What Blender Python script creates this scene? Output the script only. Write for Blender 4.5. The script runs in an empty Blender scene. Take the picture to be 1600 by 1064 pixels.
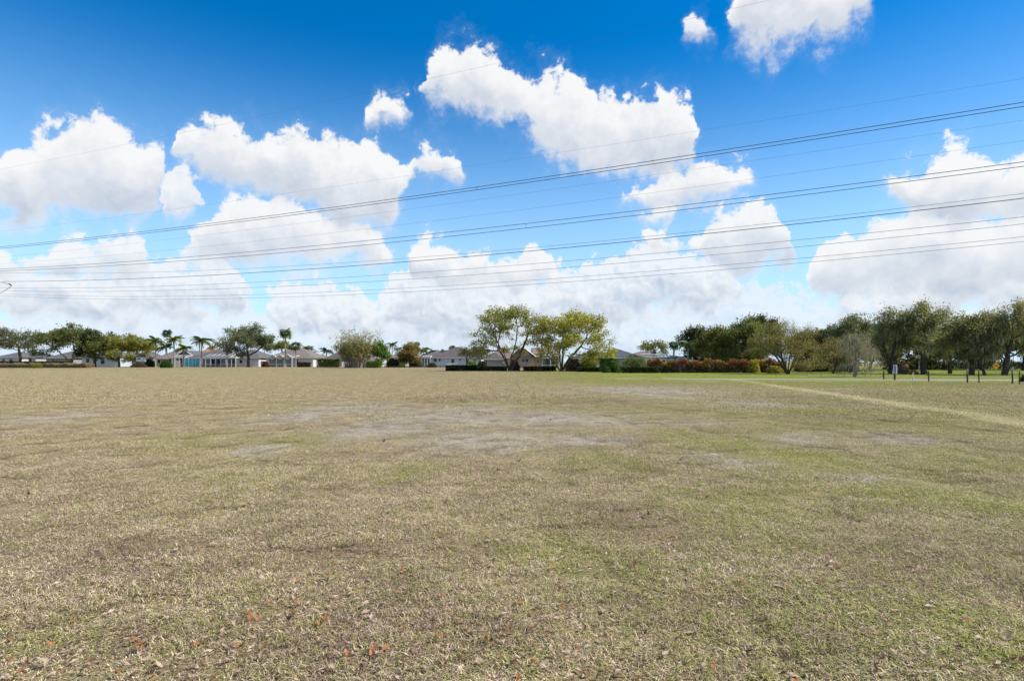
import bpy, math, random, zlib
import numpy as np
from mathutils import Vector, Matrix
R = math.radians
rng = np.random.default_rng(11)
random.seed(11)
SC = bpy.context.scene
COL = SC.collection

# ------------------------------------------------------------------ camera
F = 889.0            # focal length in photo pixels (20 mm on a 36 mm frame)
EYE, HOR = 1.6, 567.0
cam_d = bpy.data.cameras.new('camera')
cam_d.lens = 20.0
cam_d.sensor_width = 36.0
cam_d.shift_y = (HOR - 532.0) / 1600.0
cam_d.clip_start = 0.05
cam_d.clip_end = 12000.0
cam = bpy.data.objects.new('camera', cam_d)
cam.location = (0, 0, EYE)
cam.rotation_euler = (R(90), 0, 0)
COL.objects.link(cam)
SC.camera = cam

# ------------------------------------------------------------------ light
SUN_AZ, SUN_EL = R(95), R(46)        # azimuth clockwise from +Y (ahead, to the right)
SUN_DIR = Vector((math.sin(SUN_AZ) * math.cos(SUN_EL), math.cos(SUN_AZ) * math.cos(SUN_EL), math.sin(SUN_EL)))
sd = bpy.data.lights.new('sun', 'SUN')
sd.energy = 5.0
sd.angle = R(0.53)
sd.color = (1.0, 0.955, 0.89)
so = bpy.data.objects.new('sun', sd)
so.rotation_euler = (-SUN_DIR).to_track_quat('-Z', 'Y').to_euler()
so.location = SUN_DIR * 100
COL.objects.link(so)
SC.view_settings.view_transform = 'Standard'
SC.view_settings.look = 'None'
SC.view_settings.exposure = 0.35
SC.view_settings.gamma = 1.0
SC.view_settings.use_curve_mapping = False
SC.cycles.max_bounces = 4
SC.cycles.diffuse_bounces = 2
SC.cycles.transmission_bounces = 4
SC.cycles.transparent_max_bounces = 12
SC.cycles.use_adaptive_sampling = True
SC.cycles.adaptive_threshold = 0.015
SC.cycles.caustics_reflective = False
SC.cycles.caustics_refractive = False

# ------------------------------------------------------------------ node helpers
def nd(nt, typ, ins=None, **props):
    n = nt.nodes.new(typ)
    for k, v in props.items():
        setattr(n, k, v)
    for k, v in (ins or {}).items():
        s = n.inputs[k]
        if hasattr(v, 'bl_idname') and isinstance(v, bpy.types.NodeSocket):
            nt.links.new(v, s)
        else:
            s.default_value = v
    return n

def mth(nt, op, a, b=None, c=None, clamp=False):
    ins = {0: a}
    if b is not None: ins[1] = b
    if c is not None: ins[2] = c
    return nd(nt, 'ShaderNodeMath', ins, operation=op, use_clamp=clamp).outputs[0]

def vmt(nt, op, a, b=None, out=0):
    ins = {0: a}
    if b is not None: ins[1] = b
    return nd(nt, 'ShaderNodeVectorMath', ins, operation=op).outputs[out]

def mix(nt, f, a, b, blend='MIX'):
    n = nt.nodes.new('ShaderNodeMix')
    n.data_type = 'RGBA'
    n.blend_type = blend
    for s, v in ((n.inputs[0], f), (n.inputs[6], a), (n.inputs[7], b)):
        if isinstance(v, bpy.types.NodeSocket): nt.links.new(v, s)
        elif isinstance(v, (int, float)): s.default_value = v
        else: s.default_value = (*v, 1.0) if len(v) == 3 else v
    return n.outputs[2]

def smooth(nt, v, a, b, lo=0.0, hi=1.0):
    n = nt.nodes.new('ShaderNodeMapRange')
    n.interpolation_type = 'SMOOTHSTEP'
    nt.links.new(v, n.inputs[0])
    n.inputs[1].default_value = a; n.inputs[2].default_value = b
    n.inputs[3].default_value = lo; n.inputs[4].default_value = hi
    return n.outputs[0]

def noise(nt, vec, scale, detail=3, rough=0.5, out=0, dist=0.0):
    return nd(nt, 'ShaderNodeTexNoise', {'Vector': vec, 'Scale': scale, 'Detail': detail, 'Roughness': rough, 'Distortion': dist}).outputs[out]

# ------------------------------------------------------------------ sky
# cumulus in six banks, nearest first; each cloud is its outline: photo column, top row, base row
BANKS = [
 [[(570,190,192),(582,166,196),(608,158,190),(638,148,168),(650,156,158)],
  [(655,135,132),(664,104,142),(690,84,162),(735,72,178),(780,82,188),(812,114,200),(832,124,240),(870,122,264),(905,134,274),(940,150,278),(980,148,282),(1020,138,280),(1060,146,274),(1084,166,262),(1096,205,200)],
  [(1132,34,30),(1140,-10,58),(1165,-40,78),(1200,-60,90),(1240,-60,84),(1280,-60,80),(1312,-50,56),(1345,-30,22),(1364,0,-6)]],
 [[(-60,262,330),(5,240,334),(40,212,348),(70,196,354),(120,196,358),(160,202,360),(200,206,358),(235,222,342),(256,248,298),(266,270,268)],
  [(264,250,246),(274,224,268),(310,210,286),(350,212,304),(398,208,308),(422,188,314),(448,186,322),(472,202,334),(500,220,348),(540,230,364),(580,228,370),(612,242,362),(634,262,326),(648,230,294),(672,220,288),(696,226,294),(716,250,288),(726,275,270)],
  [(966,316,312),(985,296,324),(1020,283,332),(1050,264,334),(1075,258,320),(1100,268,312),(1150,272,308),(1180,282,302),(1199,290,286)],
  [(1362,284,278),(1371,258,314),(1395,256,334),(1420,266,350),(1450,252,354),(1480,238,354),(1510,232,356),(1540,242,358),(1570,258,364),(1660,240,374)]],
 [[(272,388,384),(300,362,412),(335,328,420),(365,315,424),(400,314,428),(430,322,428),(480,342,430),(530,360,430),(580,370,428),(612,392,422),(624,412,408)],
  [(642,398,394),(654,374,452),(675,366,458),(695,376,462),(715,396,468),(760,394,468),(800,410,468),(815,408,462),(835,394,458),(855,396,452),(870,422,442),(882,442,438)],
  [(1008,384,378),(1030,372,404),(1070,372,406),(1092,372,404),(1102,342,408),(1130,326,418),(1165,318,420),(1200,320,420),(1230,340,414),(1248,372,396),(1254,388,384)],
  [(1254,442,436),(1265,416,458),(1290,366,466),(1320,348,472),(1350,352,474),(1400,342,478),(1450,336,482),(1500,342,484),(1560,346,484),(1660,340,484)]],
 [[(-60,388,432),(30,392,434),(60,382,438),(105,372,440),(150,374,440),(185,392,440),(215,392,434),(234,412,420)],
  [(244,328,322),(255,292,348),(285,278,356),(305,296,344),(316,328,322)],
  [(1008,346,342),(1030,326,353),(1052,328,353),(1060,342,340)],
  [(1076,40,36),(1084,24,52),(1106,22,52),(1118,38,34)]],
 [[(-60,442,492),(60,436,494),(100,434,494),(135,444,497),(160,466,492),(180,438,492),(240,426,494),(300,418,492),(340,416,494),(370,428,492),(380,468,472)],
  [(412,480,476),(424,466,507),(450,452,512),(500,458,514),(545,464,522),(575,486,517),(590,476,517),(620,438,522),(660,428,527),(700,438,530),(760,446,532),(790,466,532),(830,450,522),(860,440,512),(900,434,502),(930,424,500),(975,404,497),(1010,404,492),(1060,402,487),(1100,420,482),(1140,420,474),(1152,438,462),(1164,456,450)],
  [(1296,480,474),(1340,460,494),(1400,450,499),(1500,446,499),(1560,426,494),(1660,436,504)]],
 [[(-60,482,566),(100,496,566),(200,484,566),(300,490,566),(400,496,566),(440,516,566),(520,500,566),(580,516,566),(640,488,566),(760,512,566),(850,492,566),(920,486,566),(1000,492,566),(1040,498,556),(1060,486,550),(1100,474,550),(1160,461,556),(1200,464,556),(1250,482,556),(1290,492,556),(1320,512,556),(1400,498,556),(1500,506,556),(1660,502,556)]],
]
world = bpy.data.worlds.new('World')
SC.world = world
world.use_nodes = True
try:
    world.cycles.sampling_method = 'NONE'
except Exception:
    pass

def pix_dir(px, py):
    return Vector(((px - 800) / F, 1.0, (HOR - py) / F)).normalized()
AZ_HALF, EL_MAX = 0.80, 0.66
def outline(clouds):
    """(u, top, base) rows of one bank, u across the view, heights as elevation angles over EL_MAX"""
    rows = []
    for c in clouds:
        (x0, t0, b0), (x1, t1, b1) = c[0], c[-1]
        m0, m1 = (t0 + b0) / 2, (t1 + b1) / 2
        pts = ([(x0 - 7, m0 + 60, m0 - 60)] if x0 > -50 else []) + list(c) + ([(x1 + 7, m1 + 60, m1 - 60)] if x1 < 1650 else [])
        rows += pts
    rows.sort(key=lambda r: r[0])
    o = []
    for (px, t, b_) in rows:
        u = (math.atan((px - 800) / F) + AZ_HALF) / (2 * AZ_HALF)
        e = lambda py: math.asin(pix_dir(px, py).z) / EL_MAX
        o.append((u, e(t), e(b_)))
    return o

nt = world.node_tree
nt.nodes.clear()
tc = nt.nodes.new('ShaderNodeTexCoord')
D = tc.outputs['Generated']
sky = nt.nodes.new('ShaderNodeTexSky')
sky.sky_type = 'NISHITA'
sky.sun_disc = False
sky.sun_elevation = SUN_EL
sky.sun_rotation = SUN_AZ
sky.altitude = 0
sky.air_density = 1.0
sky.dust_density = 0.15
sky.ozone_density = 2.2
hs = nd(nt, 'ShaderNodeHueSaturation', {'Hue': 0.503, 'Saturation': 1.50, 'Value': 1.0, 'Color': sky.outputs[0]})
sepD = nd(nt, 'ShaderNodeSeparateXYZ', {0: D})
# pale air low over the horizon
hz = smooth(nt, sepD.outputs[2], -0.06, 0.50, 0.95, 0.0)
skyc = mix(nt, hz, hs.outputs[0], (3.5, 5.5, 7.6))
SKY_K = 0.168
def scaled(v, k):
    return nd(nt, 'ShaderNodeVectorMath', {0: vmt(nt, 'SUBTRACT', v, (0.5, 0.5, 0.5)), 'Scale': k}, operation='SCALE').outputs[0]
# cauliflower edges: a warp and two sizes of billow
D1 = vmt(nt, 'ADD', D, scaled(noise(nt, D, 11.0, 4, 0.60, out=1), 0.085))
DW = vmt(nt, 'ADD', D, scaled(noise(nt, D, 34.0, 2, 0.55, out=1), 0.020))
def billow(vec, scale, det):
    fb = noise(nt, vec, 16.0 * scale, det, 0.64)
    vo = nd(nt, 'ShaderNodeTexVoronoi', {'Vector': vec, 'Scale': 26.0 * scale, 'Detail': 1.0, 'Roughness': 0.6, 'Lacunarity': 2.3}, feature='F1', normalize=True)
    a = mth(nt, 'MULTIPLY', mth(nt, 'SUBTRACT', fb, 0.5), 3.3)
    return mth(nt, 'MULTIPLY_ADD', mth(nt, 'SUBTRACT', 0.40, vo.outputs['Distance']), 0.85, a)
SHIFT = (0.010, 0.0, 0.018)
hi0 = billow(DW, 1.0, 7)
hi1 = billow(vmt(nt, 'ADD', DW, SHIFT), 1.0, 3)
lo0 = billow(DW, 1.9, 5)
lo1 = billow(vmt(nt, 'ADD', DW, (0.004, 0, 0.007)), 1.9, 2)
sep1 = nd(nt, 'ShaderNodeSeparateXYZ', {0: D1})
az1 = mth(nt, 'ARCTAN2', sep1.outputs[0], sep1.outputs[1])
U = mth(nt, 'MULTIPLY_ADD', az1, 0.5 / AZ_HALF, 0.5)
EL = mth(nt, 'DIVIDE', mth(nt, 'ARCSINE', sep1.outputs[2]), EL_MAX)
view = smooth(nt, mth(nt, 'ABSOLUTE', az1), 0.80, 0.90, 1.0, 0.0)
view = mth(nt, 'MULTIPLY', view, smooth(nt, EL, 0.92, 1.02, 1.0, 0.0))
def curve(pts):
    n = nt.nodes.new('ShaderNodeFloatCurve')
    nt.links.new(U, n.inputs['Value'])
    m = n.mapping
    m.use_clip = False
    c = m.curves[0]
    for i, (x, y) in enumerate(pts):
        if i < 2: c.points[i].location = (x, y)
        else: c.points.new(x, y)
    for pnt in c.points: pnt.handle_type = 'VECTOR'
    m.update()
    return n.outputs[0]
WHITE, SHADE = (0.985, 0.985, 0.985), (0.45, 0.54, 0.68)
cur = mix(nt, 1.0, skyc, (SKY_K * 10,) * 3, 'MULTIPLY')      # banks are painted far to near over the clear sky
def lay(cur, f0, relh, grad, dim, low):
    edge = smooth(nt, relh, 0.0, 0.85, 1.05, 0.30)                  # bases fray, tops are crisp
    al = nd(nt, 'ShaderNodeMapRange', {0: f0, 1: -0.02, 2: edge, 3: 0.0, 4: 1.0}, interpolation_type='SMOOTHSTEP').outputs[0]
    al = mth(nt, 'MULTIPLY_ADD', smooth(nt, f0, -0.60, 0.55), 0.09, mth(nt, 'MULTIPLY', al, 0.91))     # thin veil round each cloud
    thick = smooth(nt, f0, 0.1, 1.3)
    lit = mth(nt, 'MULTIPLY', smooth(nt, relh, 0.95, 0.0), mth(nt, 'MULTIPLY_ADD', thick, 0.55, 0.28))
    lit = mth(nt, 'MULTIPLY_ADD', grad, 0.30, mth(nt, 'SUBTRACT', 1.0, mth(nt, 'MULTIPLY', lit, dim)), clamp=True)
    c = mix(nt, lit, SHADE, WHITE)
    if low: c = mix(nt, low, c, (0.70, 0.82, 0.96))
    return al, c
for i in range(len(BANKS) - 1, -1, -1):
    o = outline(BANKS[i])
    top = curve([(u, t) for u, t, b_ in o]); base = curve([(u, b_) for u, t, b_ in o])
    up = mth(nt, 'SUBTRACT', top, EL); dn = mth(nt, 'SUBTRACT', EL, base)
    k = (15, 14, 16, 18, 17, 12)[i]
    f = mth(nt, 'MULTIPLY', mth(nt, 'MINIMUM', up, dn), k)
    f = mth(nt, 'MINIMUM', f, 1.6)
    b0_, b1_ = (hi0, hi1) if i < 4 else (lo0, lo1)
    f0 = mth(nt, 'ADD', mth(nt, 'ADD', f, b0_), (0.10, 0.10, 0.12, 0.20, 0.48, 0.55)[i])
    relh = mth(nt, 'DIVIDE', dn, mth(nt, 'MAXIMUM', mth(nt, 'ADD', up, dn), 0.03))
    al, c = lay(cur, f0, relh, mth(nt, 'MULTIPLY', mth(nt, 'SUBTRACT', b0_, b1_), 1.0 if i < 4 else 1.7), (0.85, 1.1, 1.0, 1.0, 1.0, 0.95)[i], (0, 0.04, 0.08, 0.12, 0.24, 0.45)[i])
    al = mth(nt, 'MULTIPLY', al, mth(nt, 'MULTIPLY', view, (0.97, 0.98, 0.97, 0.93, 0.92, 0.80)[i]))
    c10 = mix(nt, 1.0, c, (9.7,) * 3, 'MULTIPLY')
    cur = mix(nt, al, cur, c10)
# the rest of the sky, outside the view, carries clouds of the same kind
den = mth(nt, 'ADD', mth(nt, 'MAXIMUM', sepD.outputs[2], 0.0), 0.22)
flat = nd(nt, 'ShaderNodeCombineXYZ', {0: mth(nt, 'DIVIDE', sepD.outputs[0], den), 1: mth(nt, 'DIVIDE', sepD.outputs[1], den), 2: 3.3}).outputs[0]
gen = mth(nt, 'MULTIPLY', mth(nt, 'SUBTRACT', noise(nt, flat, 1.5, 3), 0.53), 8.0)
ag = smooth(nt, mth(nt, 'ADD', gen, hi0), 0.0, 0.5)
ag = mth(nt, 'MULTIPLY', ag, mth(nt, 'SUBTRACT', 1.0, view))
cg = mix(nt, smooth(nt, gen, 0.3, 1.6), WHITE, (0.62, 0.69, 0.80))
cur = mix(nt, ag, cur, mix(nt, 1.0, cg, (9.7,) * 3, 'MULTIPLY'))
bg = nd(nt, 'ShaderNodeBackground', {'Color': cur, 'Strength': 0.079})
out = nt.nodes.new('ShaderNodeOutputWorld')
nt.links.new(bg.outputs[0], out.inputs[0])

# ------------------------------------------------------------------ geometry helpers
def sstep(a, b, x):
    t = np.clip((np.asarray(x, float) - a) / (b - a), 0, 1)
    return t * t * (3 - 2 * t)

def terrain(x, y):
    x = np.asarray(x, float); y = np.asarray(y, float)
    d = np.hypot(x, y)
    near = 1 - sstep(20, 60, d)
    b = 0.018 * np.sin(1.9 * x + 0.7 * y + 0.4) + 0.016 * np.sin(-1.1 * x + 2.3 * y) + 0.012 * np.sin(3.1 * x - 2.2 * y + 1.7)
    return 0.35 * sstep(105, 165, y) + b * near

def zt(x, y): return float(terrain(x, y))
def X(px, Y): return (px - 800.0) / F * Y
def Z(py, Y): return EYE + (HOR - py) / F * Y

def mesh_np(name, V, Fc, mats, tint=None, smooth_sh=False, mat_idx=None):
    V = np.ascontiguousarray(V, np.float32); Fc = np.ascontiguousarray(Fc, np.int32)
    me = bpy.data.meshes.new(name)
    n, k = Fc.shape
    me.vertices.add(len(V)); me.vertices.foreach_set('co', V.ravel())
    me.loops.add(n * k); me.loops.foreach_set('vertex_index', Fc.ravel())
    me.polygons.add(n)
    me.polygons.foreach_set('loop_start', np.arange(0, n * k, k, dtype=np.int32))
    try: me.polygons.foreach_set('loop_total', np.full(n, k, np.int32))
    except Exception: pass
    for m in (mats if isinstance(mats, (list, tuple)) else [mats]): me.materials.append(m)
    if mat_idx is not None: me.polygons.foreach_set('material_index', np.asarray(mat_idx, np.int32))
    me.polygons.foreach_set('use_smooth', np.full(n, smooth_sh, bool))
    if tint is not None:
        at = me.attributes.new('tint', 'FLOAT', 'FACE')
        at.data.foreach_set('value', np.asarray(tint, np.float32))
    me.update(calc_edges=True)
    me.validate()
    return me

def link(name, me, parent=None, loc=None, color=None):
    o = bpy.data.objects.new(name, me)
    COL.objects.link(o)
    if parent is not None: o.parent = parent
    if loc is not None: o.location = loc
    if color is not None: o.color = (*color, 1.0)
    return o

def tag(o, label=None, cat=None, group=None, kind=None):
    if label: o['label'] = label
    if cat: o['category'] = cat
    if group: o['group'] = group
    if kind: o['kind'] = kind
    return o

def empty(name, loc, label, cat, group=None, rz=0.0):
    o = bpy.data.objects.new(name, None)
    o.empty_display_size = 0.3
    o.location = loc
    o.rotation_euler = (0, 0, rz)
    COL.objects.link(o)
    return tag(o, label, cat, group)

class MB:
    """collects boxes, quads and tubes into one mesh"""
    def __init__(s): s.v = []; s.f = []
    def poly(s, pts):
        b = len(s.v); s.v += [tuple(p) for p in pts]; s.f.append(tuple(range(b, b + len(pts))))
    def box(s, x0, x1, y0, y1, z0, z1):
        b = len(s.v)
        s.v += [(x0,y0,z0),(x1,y0,z0),(x1,y1,z0),(x0,y1,z0),(x0,y0,z1),(x1,y0,z1),(x1,y1,z1),(x0,y1,z1)]
        s.f += [(b,b+3,b+2,b+1),(b+4,b+5,b+6,b+7),(b,b+1,b+5,b+4),(b+1,b+2,b+6,b+5),(b+2,b+3,b+7,b+6),(b+3,b,b+4,b+7)]
    def bar(s, a, b_, r, n=4, r2=None):
        a = Vector(a); c = Vector(b_); d = (c - a).normalized()
        u = d.orthogonal().normalized(); w = d.cross(u)
        b = len(s.v); r2 = r if r2 is None else r2
        for p, rr in ((a, r), (c, r2)):
            for i in range(n):
                t = 2 * math.pi * (i + 0.5) / n
                s.v.append(tuple(p + rr * (math.cos(t) * u + math.sin(t) * w)))
        for i in range(n):
            j = (i + 1) % n
            s.f.append((b + i, b + j, b + n + j, b + n + i))
        s.f.append(tuple(b + i for i in range(n))[::-1]); s.f.append(tuple(b + n + i for i in range(n)))
    def build(s, name, mat, parent=None, loc=None, color=None):
        me = bpy.data.meshes.new(name)
        me.from_pydata(s.v, [], s.f); me.materials.append(mat); me.update()
        return link(name, me, parent, loc, color)

def tube_mesh(pts, rad, n=6):
    pts = np.asarray(pts, float); rad = np.broadcast_to(np.asarray(rad, float), (len(pts),))
    d = np.gradient(pts, axis=0); d /= np.linalg.norm(d, axis=1)[:, None] + 1e-9
    ref = np.array([0, 0, 1.0]) if abs(d[0][2]) < 0.9 else np.array([1.0, 0, 0])
    u = np.cross(d, ref); u /= np.linalg.norm(u, axis=1)[:, None] + 1e-9
    w = np.cross(d, u)
    t = np.arange(n) / n * 2 * np.pi
    V = (pts[:, None] + rad[:, None, None] * (np.cos(t)[None, :, None] * u[:, None] + np.sin(t)[None, :, None] * w[:, None])).reshape(-1, 3)
    i = np.arange(len(pts) - 1)[:, None] * n; j = np.arange(n)[None]; j2 = (j + 1) % n
    Fq = np.stack([i + j, i + j2, i + n + j2, i + n + j], -1).reshape(-1, 4)
    return V, Fq

def cat_mesh(parts):
    Vs, Fs, b = [], [], 0
    for V, Fq in parts:
        Vs.append(V); Fs.append(Fq + b); b += len(V)
    return np.concatenate(Vs), np.concatenate(Fs)

# ------------------------------------------------------------------ materials
def new_mat(name):
    m = bpy.data.materials.new(name); m.use_nodes = True
    nt = m.node_tree; nt.nodes.clear()
    o = nt.nodes.new('ShaderNodeOutputMaterial')
    return m, nt, o

def plain(name, col, rough=0.7, spec=0.3, var=0.12, scale=3.0, metal=0.0, bump=0.0):
    m, nt, o = new_mat(name)
    tcn = nt.nodes.new('ShaderNodeTexCoord')
    n1 = noise(nt, tcn.outputs['Object'], scale, 5, 0.6)
    c = mix(nt, smooth(nt, n1, 0.25, 0.75), tuple(x * (1 - var) for x in col), tuple(min(1, x * (1 + var)) for x in col))
    b = nd(nt, 'ShaderNodeBsdfPrincipled', {'Base Color': c, 'Roughness': rough, 'Metallic': metal, 'Specular IOR Level': spec})
    if bump:
        bp = nd(nt, 'ShaderNodeBump', {'Strength': bump, 'Distance': 0.02, 'Height': noise(nt, tcn.outputs['Object'], scale * 8, 3)})
        nt.links.new(bp.outputs[0], b.inputs['Normal'])
    nt.links.new(b.outputs[0], o.inputs[0])
    return m

def leaf_mat(name, trans=0.5, rough=0.5):
    """colour comes from the object's own colour, varied leaf by leaf"""
    m, nt, o = new_mat(name)
    oi = nt.nodes.new('ShaderNodeObjectInfo')
    at = nd(nt, 'ShaderNodeAttribute', attribute_name='tint')
    t = at.outputs['Fac']
    dark = mix(nt, 1.0, oi.outputs['Color'], (0.85, 0.92, 0.95), 'MULTIPLY')
    lite = mix(nt, 1.0, oi.outputs['Color'], (2.1, 1.95, 1.5), 'MULTIPLY')
    c = mix(nt, t, dark, lite)
    b = nd(nt, 'ShaderNodeBsdfPrincipled', {'Base Color': c, 'Roughness': rough, 'Specular IOR Level': 0.25})
    tr = nd(nt, 'ShaderNodeBsdfTranslucent', {'Color': mix(nt, 1.0, c, (1.35, 1.35, 0.75), 'MULTIPLY')})
    s = nd(nt, 'ShaderNodeMixShader', {0: trans, 1: b.outputs[0], 2: tr.outputs[0]})
    nt.links.new(s.outputs[0], o.inputs[0])
    return m

M_LEAF = leaf_mat('foliage')
M_FROND = leaf_mat('palm_frond', 0.25, 0.4)
M_MOSS = leaf_mat('moss', 0.3, 0.9)
M_BARK = plain('bark', (0.085, 0.070, 0.058), 0.9, 0.1, 0.35, 6.0)
M_BARKL = plain('pale_bark', (0.30, 0.265, 0.22), 0.9, 0.1, 0.3, 6.0)
M_PALM = plain('palm_bark', (0.30, 0.27, 0.235), 0.85, 0.1, 0.2, 4.0)
M_WIRE = plain('aluminium_wire', (0.085, 0.10, 0.11), 0.6, 0.3, 0.1, 1.0)
M_WHITE = plain('white_paint', (0.62, 0.62, 0.61), 0.5, 0.4, 0.05)
M_GLASS = plain('dark_glass', (0.02, 0.025, 0.03), 0.12, 0.6, 0.1)
M_POST = plain('weathered_post', (0.06, 0.052, 0.045), 0.9, 0.1, 0.3, 8.0)
M_POSTL = plain('grey_post', (0.24, 0.225, 0.20), 0.85, 0.1, 0.2, 8.0)

# dry grass field: one recipe of colour by place, shared by the soil sheet and the blades
def ell_mask(nt, P, ells, soft=0.5):
    acc = None
    for (cx, cy, rx, ry) in ells:
        mp = nd(nt, 'ShaderNodeMapping', {'Vector': P, 'Location': (cx, cy, 0), 'Scale': (rx, ry, 1e4)}, vector_type='TEXTURE')
        ln = vmt(nt, 'LENGTH', mp.outputs[0], out=1)
        acc = ln if acc is None else mth(nt, 'MINIMUM', acc, ln)
    return acc
def gp(px, py):
    Y = EYE * F / (py - HOR)
    return X(px, Y), Y
def gell(px, py, hx, hy):
    x, y = gp(px, py); y1 = EYE * F / (py + hy - HOR); y0 = EYE * F / (py - hy - HOR)
    return (x, (y0 + y1) / 2, hx / F * y, (y0 - y1) / 2)
GREY = [(a_, b_, c_ * 1.2, d_ * 1.25) for a_, b_, c_, d_ in [gell(870,657,130,11), gell(690,655,110,14), gell(545,640,70,9), gell(465,652,50,9), gell(590,672,70,14), gell(760,690,120,14), gell(1090,663,45,4), gell(1020,612,90,7), gell(1250,688,40,8), gell(1340,747,70,7),
        gell(400,705,40,8), gell(1180,632,60,5), gell(1420,690,60,6), gell(900,690,60,8), gell(740,640,60,6), gell(60,655,70,8), gell(1150,720,60,10)]]
GREEN = [gell(610,742,40,14), gell(560,635,40,4), gell(680,730,30,10), gell(1100,690,90,16), gell(1250,720,120,22), gell(1450,770,160,40), gell(1150,800,140,45), gell(1530,720,100,30), gell(480,690,60,10), gell(1000,640,80,6), gell(1300,645,80,8), gell(960,720,60,12), gell(270,690,90,14), gell(60,990,90,40), gell(1500,980,160,70), gell(900,870,120,40), gell(1000,596,160,5), gell(1350,600,260,6)]
BROWN = [gell(1480,622,130,10), gell(1250,625,90,8), gell(900,627,120,6), gell(1380,660,160,12), gell(700,625,100,6), gell(920,705,70,9), gell(960,735,80,14), gell(1450,600,100,3), gell(500,985,420,60), gell(1150,960,300,60), gell(250,850,200,30), gell(1000,820,160,30), gell(1400,870,200,40), gell(650,860,160,30)]
fg = bpy.data.node_groups.new('field_colour', 'ShaderNodeTree')
for nme in ('Position',): fg.interface.new_socket(nme, in_out='INPUT', socket_type='NodeSocketVector')
for nme in ('Green', 'Grey', 'Brown', 'Track', 'Mottle', 'Clump'): fg.interface.new_socket(nme, in_out='OUTPUT', socket_type='NodeSocketFloat')
fi = fg.nodes.new('NodeGroupInput'); fo = fg.nodes.new('NodeGroupOutput')
P0 = vmt(fg, 'MULTIPLY', fi.outputs[0], (1, 1, 0))
wn = vmt(fg, 'SUBTRACT', noise(fg, P0, 0.55, 4, 0.6, out=1), (0.5, 0.5, 0.5))
wsc = nd(fg, 'ShaderNodeVectorMath', {0: wn, 'Scale': 2.4}, operation='SCALE').outputs[0]
PW = vmt(fg, 'ADD', P0, wsc)
nA = noise(fg, P0, 1.7, 5, 0.62)
nB = noise(fg, P0, 0.32, 4, 0.6)
nC = noise(fg, P0, 7.0, 3, 0.6)
def region(ells, amp):
    e = ell_mask(fg, PW, ells)
    e = mth(fg, 'ADD', e, mth(fg, 'MULTIPLY', mth(fg, 'SUBTRACT', nA, 0.5), amp))
    return smooth(fg, e, 1.5, 0.3)
grey = mth(fg, 'MULTIPLY', region(GREY, 3.4), smooth(fg, mth(fg, 'MULTIPLY_ADD', mth(fg, 'SUBTRACT', nA, 0.5), 0.8, nC), 0.36, 0.60, 0.12, 1.0))
brown = region(BROWN, 1.6)
green = region(GREEN, 2.2)
sp = nd(fg, 'ShaderNodeSeparateXYZ', {0: P0})
# greener towards the right of the field and along its far edge on that side
side = smooth(fg, mth(fg, 'DIVIDE', sp.outputs[0], mth(fg, 'ADD', sp.outputs[1], 1.0)), -0.25, 0.75)
farb = mth(fg, 'MULTIPLY', smooth(fg, sp.outputs[1], 36, 56), smooth(fg, sp.outputs[0], -6, 12))
g2 = mth(fg, 'MULTIPLY_ADD', side, 0.20, mth(fg, 'MULTIPLY', mth(fg, 'SUBTRACT', nB, 0.45), 1.3))
g2 = mth(fg, 'ADD', g2, mth(fg, 'MULTIPLY', mth(fg, 'SUBTRACT', nC, 0.5), 1.7))
g2 = mth(fg, 'ADD', g2, mth(fg, 'MULTIPLY', green, 0.26))
g2 = mth(fg, 'ADD', g2, mth(fg, 'MULTIPLY', farb, 0.55))
lawn = smooth(fg, mth(fg, 'MULTIPLY_ADD', sp.outputs[0], 0.10, sp.outputs[1]), 56, 66)
lawn = mth(fg, 'MULTIPLY', lawn, smooth(fg, sp.outputs[0], 10, 24))
g2 = mth(fg, 'ADD', mth(fg, 'ADD', g2, 0.225), mth(fg, 'MULTIPLY', lawn, 1.2))
# thatch: dark matted clumps and pale bleached ones
nD = noise(fg, P0, 16.0, 2, 0.6)
clump = mth(fg, 'ADD', smooth(fg, mth(fg, 'MULTIPLY_ADD', mth(fg, 'SUBTRACT', nD, 0.5), 0.8, nA), 0.32, 0.64, 0.70, 1.10), mth(fg, 'MULTIPLY', mth(fg, 'SUBTRACT', nB, 0.5), 0.5))
# worn track running across the right of the field
(tx0, ty0), (tx1, ty1) = gp(1180, 598), gp(1600, 662)
tl = math.hypot(tx1 - tx0, ty1 - ty0); nx_, ny_ = (ty1 - ty0) / tl, -(tx1 - tx0) / tl
dist = mth(fg, 'ADD', vmt(fg, 'DOT_PRODUCT', vmt(fg, 'SUBTRACT', P0, (tx0, ty0, 0)), (nx_, ny_, 0), out=1), mth(fg, 'MULTIPLY', mth(fg, 'SUBTRACT', nB, 0.5), 1.6))
tr = smooth(fg, mth(fg, 'ADD', mth(fg, 'ABSOLUTE', dist), mth(fg, 'MULTIPLY', mth(fg, 'SUBTRACT', nA, 0.5), 1.2)), 0.95, 0.1)
tr = mth(fg, 'MULTIPLY', tr, smooth(fg, sp.outputs[1], 62, 48))
for k_, v_ in zip(('Green', 'Grey', 'Brown', 'Track', 'Mottle', 'Clump'), (g2, grey, brown, tr, nA, clump)):
    fg.links.new(v_, fo.inputs[k_])

def field_nodes(nt):
    geo = nt.nodes.new('ShaderNodeNewGeometry')
    g = nt.nodes.new('ShaderNodeGroup'); g.node_tree = fg
    nt.links.new(geo.outputs['Position'], g.inputs[0])
    return geo, g

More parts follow.
